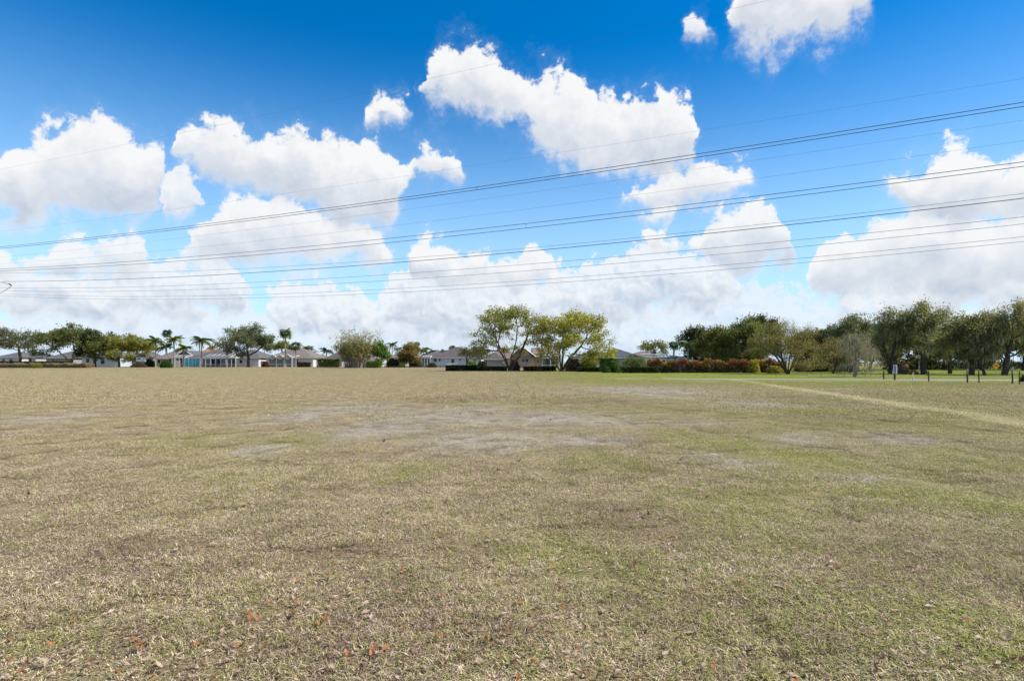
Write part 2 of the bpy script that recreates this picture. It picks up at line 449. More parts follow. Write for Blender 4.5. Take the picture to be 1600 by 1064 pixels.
STRAW, STRAW2 = (0.41, 0.32, 0.19), (0.24, 0.175, 0.11)
GREENC, GREYC, BROWNC = (0.25, 0.25, 0.075), (0.50, 0.45, 0.395), (0.27, 0.19, 0.125)
def make_soil():
    m, nt, o = new_mat('dry_field')
    geo, g = field_nodes(nt)
    Pn = geo.outputs['Position']
    fine = noise(nt, Pn, 55.0, 4, 0.7)
    c = mix(nt, smooth(nt, g.outputs['Mottle'], 0.3, 0.7), STRAW2, STRAW)
    c = mix(nt, mth(nt, 'MULTIPLY', g.outputs['Brown'], 0.7), c, BROWNC)
    c = mix(nt, mth(nt, 'MULTIPLY', g.outputs['Green'], 0.7, clamp=True), c, GREENC)
    c = mix(nt, mth(nt, 'MULTIPLY', g.outputs['Grey'], 0.8), c, GREYC)
    c = mix(nt, mth(nt, 'MULTIPLY', g.outputs['Track'], 0.55), c, (0.62, 0.54, 0.32))
    c = mix(nt, smooth(nt, fine, 0.34, 0.66), mix(nt, 1.0, c, (0.36, 0.34, 0.32), 'MULTIPLY'), mix(nt, 1.0, c, (1.2, 1.2, 1.2), 'MULTIPLY'))
    b = nd(nt, 'ShaderNodeBsdfPrincipled', {'Base Color': c, 'Roughness': 0.95, 'Specular IOR Level': 0.1})
    bp = nd(nt, 'ShaderNodeBump', {'Strength': 0.8, 'Distance': 0.03, 'Height': fine})
    nt.links.new(bp.outputs[0], b.inputs['Normal'])
    nt.links.new(b.outputs[0], o.inputs[0])
    return m
def make_blade():
    m, nt, o = new_mat('grass_blade')
    geo, g = field_nodes(nt)
    at = nd(nt, 'ShaderNodeAttribute', attribute_name='tint').outputs['Fac']
    # tint 0..1 decides dry or green; its fractional spread varies the dry colour
    r2 = mth(nt, 'FRACT', mth(nt, 'MULTIPLY', at, 17.0))
    dry = mix(nt, r2, (0.185, 0.122, 0.076), (0.86, 0.69, 0.47))
    dry = mix(nt, mth(nt, 'MULTIPLY', g.outputs['Brown'], 0.5), dry, mix(nt, r2, (0.17, 0.112, 0.072), (0.50, 0.37, 0.25)))
    dry = mix(nt, mth(nt, 'MULTIPLY', g.outputs['Grey'], 0.9), dry, mix(nt, r2, (0.30, 0.27, 0.235), (0.74, 0.68, 0.60)))
    dry = mix(nt, mth(nt, 'MULTIPLY', g.outputs['Track'], 0.6), dry, (0.90, 0.79, 0.48))
    dry = mix(nt, 1.0, dry, nd(nt, 'ShaderNodeCombineXYZ', {0: mth(nt, 'MULTIPLY', g.outputs['Clump'], 1.0), 1: mth(nt, 'MULTIPLY_ADD', g.outputs['Clump'], 1.05, -0.045), 2: mth(nt, 'MULTIPLY_ADD', g.outputs['Clump'], 1.05, -0.055)}).outputs[0], 'MULTIPLY')
    grn = mix(nt, r2, (0.14, 0.16, 0.036), (0.52, 0.51, 0.14))
    grn = mix(nt, smooth(nt, g.outputs['Green'], .9, 1.25), grn, mix(nt, r2, (0.22, 0.25, 0.05), (0.52, 0.54, 0.12)))
    gm = mth(nt, 'MULTIPLY', g.outputs['Green'], mth(nt, 'MULTIPLY', mth(nt, 'MULTIPLY_ADD', g.outputs['Grey'], -0.7, 1.0), mth(nt, 'MULTIPLY_ADD', g.outputs['Track'], -0.3, 1.0)))
    isg = smooth(nt, mth(nt, 'SUBTRACT', gm, at), -0.06, 0.12)
    c = mix(nt, isg, dry, grn)
    b = nd(nt, 'ShaderNodeBsdfPrincipled', {'Base Color': c, 'Roughness': 0.7, 'Specular IOR Level': 0.2})
    t = nd(nt, 'ShaderNodeBsdfTranslucent', {'Color': c})
    s = nd(nt, 'ShaderNodeMixShader', {0: 0.16, 1: b.outputs[0], 2: t.outputs[0]})
    nt.links.new(s.outputs[0], o.inputs[0])
    return m
M_SOIL, M_BLADE = make_soil(), make_blade()

# ------------------------------------------------------------------ ground sheet
def graded(lo, hi, n, c, s):
    t = np.linspace(math.asinh((lo - c) / s), math.asinh((hi - c) / s), n)
    return c + s * np.sinh(t)
gx = graded(-4000, 4000, 261, 0, 4.0)
gy = graded(-300, 6000, 261, 5, 5.0)
GX, GY = np.meshgrid(gx, gy)
GV = np.stack([GX, GY, terrain(GX, GY)], -1).reshape(-1, 3)
nx = len(gx); ii, jj = np.meshgrid(np.arange(nx - 1), np.arange(len(gy) - 1))
a0 = (jj * nx + ii).ravel()
tag(link('ground', mesh_np('ground', GV, np.stack([a0, a0 + 1, a0 + nx + 1, a0 + nx], -1), M_SOIL, smooth_sh=True)), 'flat dry mown field of straw coloured grass', kind='structure')

# ------------------------------------------------------------------ grass
def blade_tile(name, radius, n, hmin, hmax, w, flat):
    r = radius * np.sqrt(rng.random(n)); th = rng.random(n) * 2 * np.pi
    # tufts: pull blades toward tuft centres
    nt_ = max(8, n // 14)
    tr_ = radius * np.sqrt(rng.random(nt_)); tt = rng.random(nt_) * 2 * np.pi
    tc_ = np.stack([tr_ * np.cos(tt), tr_ * np.sin(tt)], -1)
    p = np.stack([r * np.cos(th), r * np.sin(th)], -1)
    k = rng.integers(0, nt_, n); tuf = rng.random(n) < 0.55
    spread = 0.018 if radius < 2 else 0.12
    p[tuf] = tc_[k[tuf]] + rng.normal(0, spread, (tuf.sum(), 2))
    h = hmin + (hmax - hmin) * rng.random(n) ** 1.6
    az_ = rng.random(n) * 2 * np.pi
    lean = np.where(rng.random(n) < flat, rng.uniform(1.0, 1.5, n), rng.uniform(0.15, 0.9, n))
    L = h * np.where(lean > 1.0, 1.7, 1.0)
    dirx = np.stack([np.cos(az_), np.sin(az_)], -1); side_ = np.stack([-dirx[:, 1], dirx[:, 0]], -1)
    ww = w * rng.uniform(0.6, 1.5, n)
    z0 = np.where(lean > 1.0, rng.uniform(0.0, 0.02, n), 0.0)
    def pt(t, sgn, wt):
        out_ = np.sin(lean) * t * L * (0.6 + 0.4 * t)
        up_ = z0 + np.cos(lean * (0.75 + 0.35 * t)).clip(-0.1) * t * L
        xy = p + dirx * out_[:, None] + side_ * (sgn * wt * ww)[:, None]
        return np.concatenate([xy, up_[:, None]], 1)
    V = np.stack([pt(0, -.5, .8), pt(0, .5, .8), pt(.55, .5, 1), pt(.55, -.5, 1), pt(1, .5, .15), pt(1, -.5, .15)], 1).reshape(-1, 3)
    b = np.arange(n)[:, None] * 6
    Fq = np.concatenate([b + np.array([[0, 1, 2, 3]]), b + np.array([[3, 2, 4, 5]])], 1).reshape(-1, 4)
    tint = np.where(tuf, np.clip((k * 0.6180339) % 1.0 + rng.normal(0, .10, n), 0, 1), rng.random(n))
    return mesh_np(name, V, Fq, M_BLADE, tint=np.repeat(tint, 2))

def scatter(name, tiles, pts, rot, scl, label, cat):
    coll = bpy.data.collections.new(name + '_tiles')
    for i, t in enumerate(tiles):
        coll.objects.link(bpy.data.objects.new('%s_tile_%d' % (name, i), t))
    me = bpy.data.meshes.new(name)
    me.vertices.add(len(pts)); me.vertices.foreach_set('co', np.ascontiguousarray(pts, np.float32).ravel())
    for nme, typ, arr in (('rot', 'FLOAT', rot), ('scl', 'FLOAT', scl), ('pick', 'INT', rng.integers(0, len(tiles), len(pts)))):
        at = me.attributes.new(nme, typ, 'POINT')
        at.data.foreach_set('value', np.asarray(arr, np.int32 if typ == 'INT' else np.float32))
    me.materials.append(M_BLADE)
    o = link(name, me)
    ng = bpy.data.node_groups.new(name + '_nodes', 'GeometryNodeTree')
    ng.interface.new_socket('Geometry', in_out='INPUT', socket_type='NodeSocketGeometry')
    ng.interface.new_socket('Geometry', in_out='OUTPUT', socket_type='NodeSocketGeometry')
    a = ng.nodes.new('NodeGroupInput'); b = ng.nodes.new('NodeGroupOutput')
    ci = ng.nodes.new('GeometryNodeCollectionInfo'); ci.inputs['Collection'].default_value = coll
    ci.inputs['Separate Children'].default_value = True; ci.inputs['Reset Children'].default_value = True
    ip = ng.nodes.new('GeometryNodeInstanceOnPoints'); ip.inputs['Pick Instance'].default_value = True
    def att(nme, typ):
        n = ng.nodes.new('GeometryNodeInputNamedAttribute'); n.data_type = typ; n.inputs['Name'].default_value = nme
        return n.outputs['Attribute']
    cx = ng.nodes.new('ShaderNodeCombineXYZ'); cs = ng.nodes.new('ShaderNodeCombineXYZ')
    L = ng.links.new
    L(a.outputs[0], ip.inputs['Points']); L(ci.outputs[0], ip.inputs['Instance'])
    L(att('pick', 'INT'), ip.inputs['Instance Index'])
    L(att('rot', 'FLOAT'), cx.inputs[2]); L(cx.outputs[0], ip.inputs['Rotation'])
    s_ = att('scl', 'FLOAT')
    cs.inputs[0].default_value = 1; cs.inputs[1].default_value = 1; L(s_, cs.inputs[2])
    L(cs.outputs[0], ip.inputs['Scale'])
    L(ip.outputs[0], b.inputs[0])
    md = o.modifiers.new('scatter', 'NODES'); md.node_group = ng
    return tag(o, label, cat, kind='stuff')

def fan_points(y0, y1, step, slope, pad):
    xs = np.arange(-slope * y1 - pad, slope * y1 + pad, step); ys = np.arange(y0, y1, step)
    A, B = np.meshgrid(xs, ys); A = A.ravel() + rng.uniform(-.3, .3, A.size) * step; B = B.ravel() + rng.uniform(-.3, .3, B.size) * step
    k = np.abs(A) < slope * np.maximum(B, 0) + pad
    A, B = A[k], B[k]
    return np.stack([A, B, terrain(A, B)], -1)

def cover(p):
    # thin, short growth on the bare grey patches, taller tufts elsewhere
    d_ = np.min([np.hypot((p[:, 0] - c[0]) / c[2], (p[:, 1] - c[1]) / c[3]) for c in GREY], axis=0)
    return (0.5 + 0.5 * sstep(.5, 1.3, d_)) * rng.choice([.75, 1.0, 1.15, 1.5], len(p), p=[.3, .4, .2, .1])
tiles = [blade_tile('grass_tile', 0.62, 7600, 0.008, 0.032, 0.0034, 0.70) for _ in range(5)]
p = fan_points(0.8, 24, 0.74, 0.98, 2.5)
scatter('grass', tiles, p, rng.random(len(p)) * 6.283, cover(p), 'short dry straw and green grass blades of the near field', 'grass')
tiles2 = [blade_tile('far_grass_tile', 4.2, 22000, 0.018, 0.050, 0.012, 0.55) for _ in range(4)]
p = fan_points(21, 135, 5.0, 0.98, 6)
keep = ~((p[:, 0] > 8) & (np.abs(p[:, 1] + 0.10 * p[:, 0] - 57.5) < 5.0))
p = p[keep]
scatter('far_grass', tiles2, p, rng.random(len(p)) * 6.283, rng.uniform(.8, 1.2, len(p)), 'dry grass of the middle and far field', 'grass')

# ------------------------------------------------------------------ paths and lawns (right of the field)
M_CONC = plain('pale_path', (0.36, 0.345, 0.30), 0.85, 0.2, 0.12, 1.5)
M_ASPH = plain('grey_road', (0.23, 0.23, 0.225), 0.9, 0.2, 0.12, 1.5)
def strip(name, pts, width, mat, lift, label):
    pts = np.array(pts, float); d = np.gradient(pts, axis=0); d /= np.linalg.norm(d, axis=1)[:, None]
    nrm = np.stack([-d[:, 1], d[:, 0]], -1) * width / 2
    L_, R_ = pts + nrm, pts - nrm
    V = np.concatenate([np.c_[L_, terrain(L_[:, 0], L_[:, 1]) + lift], np.c_[R_, terrain(R_[:, 0], R_[:, 1]) + lift],
                        np.c_[L_, terrain(L_[:, 0], L_[:, 1]) - .1], np.c_[R_, terrain(R_[:, 0], R_[:, 1]) - .1]])
    n = len(pts); i = np.arange(n - 1)
    Fq = np.concatenate([np.stack([i + n, i + n + 1, i + 1, i], -1), np.stack([i + 2 * n, i, i + 1, i + 2 * n + 1], -1), np.stack([i + n, i + 3 * n, i + 3 * n + 1, i + n + 1], -1)])
    return tag(link(name, mesh_np(name, V, Fq, mat)), label, kind='structure')
t = np.linspace(0, 1, 40)
strip('path', np.stack([15 + 75 * t, 56.6 - 7.0 * t - 2.0 * np.sin(t * 3.1)], -1), 1.7, M_CONC, 0.03, 'pale concrete path along the far right edge of the field')
strip('road', np.stack([36 + 60 * t, 61.5 - 7.5 * t + 8 * (1 - t) ** 3], -1), 4.6, M_ASPH, 0.02, 'grey road bending away behind the path')
strip('driveway', np.stack([34 + 14 * t, 108 - 4 * t], -1), 3.0, M_CONC, 0.03, 'pale driveway under the oaks')

# ------------------------------------------------------------------ trees
def unit(n):
    v = rng.normal(size=(n, 3)); return v / np.linalg.norm(v, axis=1)[:, None]

def leaf_quads(C, size, tint0=None, flat=0.0, aspect=1.7, droop=None):
    """one small kinked leaf spray per centre: a pointed quad"""
    n = len(C)
    a = unit(n); a[:, 2] *= (1 - flat); a /= np.linalg.norm(a, axis=1)[:, None]
    if droop is not None:
        a = a * 0.25 + np.array([0, 0, -1.0]) * droop; a /= np.linalg.norm(a, axis=1)[:, None]
    b = np.cross(a, unit(n)); b /= np.linalg.norm(b, axis=1)[:, None] + 1e-9
    s = size * rng.uniform(0.6, 1.4, n)
    a *= (s * aspect / 2)[:, None]; b *= (s / 2)[:, None]
    V = np.stack([C - a, C + b * 0.9, C + a, C - b * 0.9], 1).reshape(-1, 3)
    Fq = np.arange(n * 4).reshape(-1, 4)
    tint = rng.random(n) if tint0 is None else np.clip(tint0 + rng.normal(0, 0.22, n), 0, 1)
    return V, Fq, tint

def colonize(starts, att, seg, infl, kill, iters=90):
    """space colonization: limbs grow from the given stems into the crown's attraction points"""
    P = [np.array(p) for p, _ in starts]; par = [q for _, q in starts]
    att = np.asarray(att)
    near = np.full(len(att), 1e9); who = np.zeros(len(att), int)
    def upd(k0):
        nonlocal near, who
        Q = np.array(P[k0:])
        if not len(Q): return
        d = np.linalg.norm(att[:, None] - Q[None], axis=2); j = d.argmin(1); m = d[np.arange(len(att)), j]
        b = m < near; near[b] = m[b]; who[b] = j[b] + k0
    upd(0)
    for _ in range(iters):
        if not len(att): break
        act = near < infl
        if not act.any(): infl *= 1.5; act = near < infl
        if not act.any(): break
        k0 = len(P)
        for w in np.unique(who[act]):
            v = att[act & (who == w)] - P[w]
            v = (v / (np.linalg.norm(v, axis=1)[:, None] + 1e-9)).sum(0)
            nv = np.linalg.norm(v)
            if nv < 1e-6: continue
            step = v / nv + rng.normal(0, 0.16, 3)
            P.append(P[w] + seg * step / np.linalg.norm(step)); par.append(w)
        upd(k0)
        keep = near > kill
        if len(P) - k0 == 0: break
        att, near, who = att[keep], near[keep], who[keep]
        if len(P) > 1800: break
    return np.array(P), np.array(par)

def skeleton_mesh(P, par, r_tip, r_max, power=2.4, sides=5):
    n = len(P); area = np.zeros(n); nch = np.bincount(par[par >= 0], minlength=n)
    area[nch == 0] = r_tip ** power
    for i in range(n - 1, -1, -1):
        if par[i] >= 0: area[par[i]] += area[i]
    r = area ** (1 / power)
    r = np.minimum(r * (r_max / r.max()) ** (r / r.max()), r_max)
    i = np.nonzero(par >= 0)[0]
    A, B = P[par[i]], P[i]; ra, rb = np.minimum(r[par[i]], r[i] * 1.5), r[i]
    d = B - A; L = np.linalg.norm(d, axis=1)[:, None] + 1e-9; d = d / L
    A = A - d * ra[:, None] * 0.3
    ref = np.where(np.abs(d[:, 2:3]) > 0.9, [[1.0, 0, 0]], [[0, 0, 1.0]])
    u = np.cross(d, ref); u /= np.linalg.norm(u, axis=1)[:, None]; w = np.cross(d, u)
    t = np.arange(sides) / sides * 2 * np.pi
    ring = np.cos(t)[None, :, None] * u[:, None] + np.sin(t)[None, :, None] * w[:, None]
    V = np.concatenate([A[:, None] + ra[:, None, None] * ring, B[:, None] + rb[:, None, None] * ring], 1).reshape(-1, 3)
    b = np.arange(len(i))[:, None] * 2 * sides; j = np.arange(sides)[None]; j2 = (j + 1) % sides
    Fq = np.stack([b + j, b + j2, b + sides + j2, b + sides + j], -1).reshape(-1, 4)
    return V, Fq, r, nch

def twig_mesh(S, E, r):
    """thin three-sided twigs from S to E"""
    d = E - S; d = d / (np.linalg.norm(d, axis=1)[:, None] + 1e-9)
    u = np.cross(d, unit(len(S))); u /= np.linalg.norm(u, axis=1)[:, None] + 1e-9; w = np.cross(d, u)
    V = np.stack([S + u * r, S - u * r * .5 + w * r * .87, S - u * r * .5 - w * r * .87, E], 1).reshape(-1, 3)
    b = np.arange(len(S))[:, None] * 4
    Fq = (b[:, None, :] + np.array([[0, 1, 3], [1, 2, 3], [2, 0, 3]])[None]).reshape(-1, 3)
    return V, Fq

def crown_points(cx, cy, w, zb, zt_, n, lobes, hollow=0.0, depth=0.8, lobe_r=0.34, low=0.15):
    """attraction points gathered in lobes set round a dome, so that the crown has clumps and gaps"""
    pts = []; H = zt_ - zb; ph = rng.random() * 6.283
    for i in range(lobes):
        rr = math.sqrt((i + .5) / lobes) * rng.uniform(.88, 1.05); az_ = ph + i * 2.39996 + rng.normal(0, .25)
        lr = lobe_r * rng.uniform(0.65, 1.2)
        dome = math.sqrt(max(0.0, 1 - min(rr, 1) ** 2.4))
        hi_ = low + (1 - low) * dome
        q = hi_ * rng.uniform(.55, 1.0) if rng.random() > hollow else hi_
        if rr > .75 and rng.random() < .4: q = low * rng.uniform(.2, 1.2)
        k = n // lobes
        v = unit(k) * (rng.random(k) ** 0.4)[:, None] * lr
        c = np.array([cx + math.cos(az_) * rr * w * (1 - lr * .5), cy + math.sin(az_) * rr * w * depth * (1 - lr * .5), zb + H * (q * (1 - lr * .45) + lr * .1)])
        pts.append(c + v * np.array([w, w * depth, H * 0.55]))
    p = np.concatenate(pts)
    p[:, 2] = np.clip(p[:, 2], zb, zt_)
    return p

def seeded(fn):
    """each plant grows from a seed of its own"""
    def run(name, label, *a, **k):
        global rng
        keep_ = rng; rng = np.random.default_rng(zlib.crc32(label.encode()))
        try: return fn(name, label, *a, **k)
        finally: rng = keep_
    return run
@seeded
def tree(name, label, px, Y, x0, x1, top, bot, col, cat='tree', group=None, dens=9, leaf=0.26, lobes=16, natt=420, hollow=0.1, r=None, fork=None,
         stems=1, bark=None, lean=0.0, twigs=3, spread=0.42, moss=0, seg=None, flat=0.3, twig_len=0.8, lobe_r=0.34, low=0.15, mosscol=(0.26, 0.265, 0.22)):
    bx = X(px, Y); bz = zt(bx, Y)
    cx = X((x0 + x1) / 2, Y) - bx; w = (x1 - x0) / 2 / F * Y
    ztop = Z(top, Y) - bz - .5; zbot = Z(bot, Y) - bz
    r = r or 0.032 * ztop
    kq = min(1.2, max(.55, (Y / 115) ** 1.25)); leaf *= kq * .78; dens *= 1.5 / kq ** 1.5; spread *= kq ** .4
    fork = fork or max(1.0, zbot * 0.8)
    seg = seg or max(0.35, w / 13)
    root = empty(name, (bx, Y, bz), label, cat, group)
    att = crown_points(cx, 0, w, zbot, ztop, natt, lobes, hollow, lobe_r=lobe_r, low=low)
    starts = [((0, 0, -0.25), -1)]
    k = max(3, int(fork / seg))
    if stems == 1:
        for i in range(1, k + 1):
            t_ = i / k
            starts.append(((lean * fork * t_ + rng.normal(0, .04), rng.normal(0, .04), fork * t_), i - 1))
    else:
        for s_ in range(stems):
            a_ = 2 * math.pi * s_ / stems + rng.uniform(-.4, .4); o_ = rng.uniform(.35, .75) * w * 0.45
            prev = 0
            for i in range(1, k + 2):
                t_ = i / (k + 1)
                starts.append(((math.cos(a_) * (0.15 * r * 3 + o_ * t_ ** 1.3), math.sin(a_) * (0.15 * r * 3 + o_ * t_ ** 1.3), fork * 1.3 * t_), prev)); prev = len(starts) - 1
    P, par = colonize(starts, att, seg, infl=max(w, ztop) * 0.6, kill=seg * 1.15)
    V, Fq, rad, nch = skeleton_mesh(P, par, r_tip=0.018, r_max=r)
    # root flare
    low_ = V[:, 2] < 0.35
    V[low_, :2] *= 1.2
    bark = bark or M_BARK
    link('trunk', mesh_np('trunk', V, Fq, bark, smooth_sh=True), root)
    tips = np.nonzero((rad < 0.045) & (P[:, 2] > zbot * 0.6))[0]
    if twigs:
        S = np.repeat(P[tips], twigs, 0)
        dv = unit(len(S)) + np.array([0, 0, .35]); E = S + dv * rng.uniform(.4, 1.0, len(S))[:, None] * twig_len
        Vt, Ft = twig_mesh(S, E, 0.014)
        link('twigs', mesh_np('twigs', Vt, Ft, bark), root)['kind'] = 'stuff'
    else:
        S = E = P[tips]
    if dens:
        base_ = np.concatenate([P[tips], E]) if twigs else P[tips]
        n = int(dens * 2.0 * len(tips))
        ii_ = rng.integers(0, len(base_), n)
        C = base_[ii_] + rng.normal(0, spread, (n, 3)).clip(-1.5 * spread, 1.5 * spread) * np.array([1, 1, .75])
        clump = rng.random(len(base_))[ii_]
        Vl, Fl, ti = leaf_quads(C, leaf * 1.1, tint0=clump, flat=flat)
        link('crown', mesh_np('crown', Vl, Fl, M_LEAF, tint=ti), root, color=col)
    if moss:
        n = int(moss * len(tips))
        ii_ = rng.integers(0, len(P), n); ok = P[ii_][:, 2] > zbot * 0.8
        C = P[ii_][ok] + rng.normal(0, .2, (ok.sum(), 3))
        L_ = rng.uniform(.4, 1.5, len(C)); C[:, 2] -= L_ * .5
        Vl, Fl, ti = leaf_quads(C, 0.085, aspect=11, droop=1.0)
        link('spanish_moss', mesh_np('spanish_moss', Vl, Fl, M_MOSS, tint=ti), root, color=mosscol)['kind'] = 'stuff'
    return root

OLIVE, DARK, YEL, GREYG, TAN = (0.085, 0.100, 0.030), (0.046, 0.060, 0.024), (0.165, 0.160, 0.030), (0.085, 0.095, 0.058), (0.20, 0.165, 0.085)
GA, GB, GC = 'oaks at the far left', 'oaks in front of the houses', 'mossy oaks on the right'
tree('oak_tree', 'dark oak at the far left edge with thin grey crown', 28, 172, -22, 62, 510, 560, (0.094, 0.103, 0.055), group=GA, dens=10.0, low=.4, lean=0.35)
tree('oak_tree', 'broad dark green oak with forked trunk behind the brush pile', 112, 166, 50, 160, 505, 561, (0.103, 0.117, 0.043), group=GA, dens=17.5, low=.4, lobes=20, natt=560, fork=1.6)
tree('oak_tree', 'darkest oak left of the light green tree, above white houses', 148, 170, 122, 182, 512, 561, (0.075, 0.094, 0.040), group=GA, dens=13.8, low=.4)
tree('shade_tree', 'light olive green tree left of the white backyard shed', 186, 168, 160, 242, 520, 565, (0.181, 0.181, 0.050), group=GA, dens=16.2, low=.4, lobes=18)
tree('oak_tree', 'rounded olive oak behind the forked oak and light green tree', 215, 178, 192, 242, 524, 564, (0.119, 0.131, 0.037), group=GA, dens=11.2, low=.4, lobes=12)
tree('oak_tree', 'grey green oak standing alone in front of the screened pool houses', 388, 166, 342, 426, 503, 560, (0.110, 0.125, 0.077), group=GB, dens=13.8, low=.4, lobes=20, natt=560, fork=2.4, r=.42, leaf=.24)
tree('leafy_tree', 'yellow green tree rising behind the three gabled pool cage house', 440, 205, 420, 462, 531, 552, (0.135, 0.15, 0.045), dens=9, lobes=8)
tree('leafy_tree', 'bright green leafy tree at the right foot of the bamboo', 594, 152, 580, 608, 534, 568, (0.085, 0.14, 0.03), dens=18, lobes=10, natt=300)
tree('small_tree', 'round tan and green tree between the bamboo and white house', 640, 160, 622, 658, 535, 567, (0.16, 0.125, 0.055), dens=15, lobes=12, natt=340)
tree('big_oak', 'largest airy oak with arching bare limbs in front of brown houses', 797, 110, 727, 860, 476, 562, (0.165, 0.175, 0.055), group=GB, dens=8, lobes=34, natt=900, hollow=0.4, stems=6, fork=2.4, low=.3, r=.50, leaf=.24, spread=.36, twigs=2, lobe_r=.27)
tree('big_oak', 'yellow green spreading oak with low foliage right of the airy oak', 877, 108, 832, 965, 480, 568, (0.225, 0.220, 0.048), group=GB, dens=9, lobes=34, natt=900, hollow=0.3, stems=4, fork=2.4, low=.4, r=.52, leaf=.26, lobe_r=.28)
tree('small_tree', 'dark twiggy small tree in front of the white walled house', 729, 136, 714, 768, 541, 562, (0.075, 0.072, 0.04), dens=5, lobes=10, natt=300, twigs=4, leaf=.2)
tree('sparse_tree', 'pale sparse tree above the screened pool roof', 1021, 150, 1000, 1048, 529, 556, (0.13, 0.14, 0.075), dens=6, lobes=10, natt=300)
tree('shade_tree', 'dark blue green oak at the left end of the right woods', 1090, 112, 1060, 1122, 507, 562, (0.050, 0.062, 0.034), dens=10, lobes=14)
tree('shade_tree', 'olive green tree behind the croton hedge', 1122, 102, 1090, 1156, 511, 564, (0.10, 0.11, 0.035), dens=11, lobes=16)
tree('shade_tree', 'tall light green tree with a leaning trunk behind the croton hedge', 1164, 98, 1128, 1200, 494, 560, (0.105, 0.118, 0.042), dens=9, lobes=18, lean=-.3)
tree('shade_tree', 'tall dark tree peaking behind the tan vase shaped tree', 1188, 112, 1156, 1226, 485, 555, (0.06, 0.066, 0.026), dens=10, lobes=16)
tree('vase_tree', 'wide tan olive tree fanning out from a low trunk', 1231, 80, 1168, 1288, 497, 576, (0.155, 0.142, 0.062), dens=7, lobes=34, natt=900, hollow=.15, stems=6, fork=1.8, r=.30, leaf=.15, twigs=4, spread=.30, twig_len=.7, low=.3)
tree('vase_tree', 'loose tan tree with thin leaning stems beside the wide vase tree', 1302, 84, 1276, 1332, 526, 584, (0.17, 0.15, 0.07), dens=6, lobes=16, natt=420, stems=4, fork=1.2, r=.13, leaf=.15, twigs=4, spread=.3, low=.4)
tree('bare_tree', 'grey nearly bare tree standing forward on the lawn', 1336, 64.5, 1306, 1374, 512, 584, (0.165, 0.155, 0.115), dens=4.0, lobes=24, natt=620, fork=1.6, r=.20, leaf=.11, twigs=5, bark=M_BARKL, spread=.24, twig_len=.55, low=.4, moss=1.2, mosscol=(.20, .19, .165))
tree('oak_tree', 'dark lacy oak behind the bare grey tree', 1330, 92, 1290, 1372, 489, 560, (0.102, 0.120, 0.076), group=GC, dens=5.0, lobe_r=.25, lobes=28, natt=600, moss=1.0)
tree('oak_tree', 'tall mossy oak with twin trunks behind the blue sign', 1390, 82, 1358, 1424, 481, 556, (0.126, 0.132, 0.076), group=GC, dens=5.6, lobe_r=.25, lobes=26, natt=560, stems=2, fork=3.4, r=0.32, moss=2.0)
tree('oak_tree', 'tallest mossy oak with thick black trunk right of the marker post', 1443, 80, 1398, 1486, 469, 548, (0.145, 0.151, 0.076), group=GC, dens=5.6, lobe_r=.25, lobes=31, natt=700, fork=3.6, r=0.38, moss=2.2)
tree('oak_tree', 'mossy oak with drooping limbs between the marker post and twin fence posts', 1484, 83, 1462, 1520, 485, 560, (0.131, 0.137, 0.071), group=GC, dens=6.2, lobe_r=.25, lobes=23, natt=520, fork=2.6, r=0.26, moss=2.4)
tree('oak_tree', 'dense black shadowed oak behind the twin fence posts', 1518, 76, 1486, 1556, 488, 562, (0.121, 0.124, 0.066), group=GC, dens=6.8, lobe_r=.25, lobes=23, natt=560, fork=2.2, r=0.34, moss=2.6)
tree('oak_tree', 'mossy oak with slim curved trunk left of the yellow sign', 1538, 73, 1516, 1572, 492, 560, (0.145, 0.141, 0.076), group=GC, dens=5.0, lobe_r=.25, lobes=18, natt=420, fork=2.8, r=0.17, lean=-.25, moss=2.0)
tree('oak_tree', 'thick trunked mossy oak right of the yellow sign', 1570, 73, 1532, 1640, 469, 560, (0.145, 0.146, 0.076), group=GC, dens=5.6, lobe_r=.25, lobes=31, natt=700, fork=2.4, r=0.36, lean=.15, moss=2.2)
tree('oak_tree', 'dark oak cut by the right edge of the picture', 1640, 80, 1592, 1700, 478, 566, (0.115, 0.124, 0.071), group=GC, dens=6.2, lobe_r=.25, lobes=23, natt=520, r=0.30, moss=1.6)

# wood behind the right-hand trees: each tree its own
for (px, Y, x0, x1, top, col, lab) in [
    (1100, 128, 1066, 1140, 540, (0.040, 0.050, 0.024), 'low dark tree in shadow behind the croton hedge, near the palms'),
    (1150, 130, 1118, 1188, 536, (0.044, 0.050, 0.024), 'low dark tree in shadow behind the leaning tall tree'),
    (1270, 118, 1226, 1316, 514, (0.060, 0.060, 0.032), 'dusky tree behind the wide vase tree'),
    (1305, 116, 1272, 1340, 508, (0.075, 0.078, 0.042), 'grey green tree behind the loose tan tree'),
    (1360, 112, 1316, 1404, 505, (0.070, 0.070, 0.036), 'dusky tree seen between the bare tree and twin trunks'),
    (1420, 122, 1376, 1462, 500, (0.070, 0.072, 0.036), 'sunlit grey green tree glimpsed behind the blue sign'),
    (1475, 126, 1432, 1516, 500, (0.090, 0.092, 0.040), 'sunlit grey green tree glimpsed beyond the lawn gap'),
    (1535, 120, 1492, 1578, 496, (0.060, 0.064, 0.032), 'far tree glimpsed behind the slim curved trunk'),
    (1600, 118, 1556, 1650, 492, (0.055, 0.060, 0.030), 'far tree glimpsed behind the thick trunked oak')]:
    tree('wood_tree', lab, px, Y, x0, x1, top, 579, col, group='trees deep in the right woods', low=.5, dens=8, lobes=20, natt=380, leaf=.40, fork=1.0)

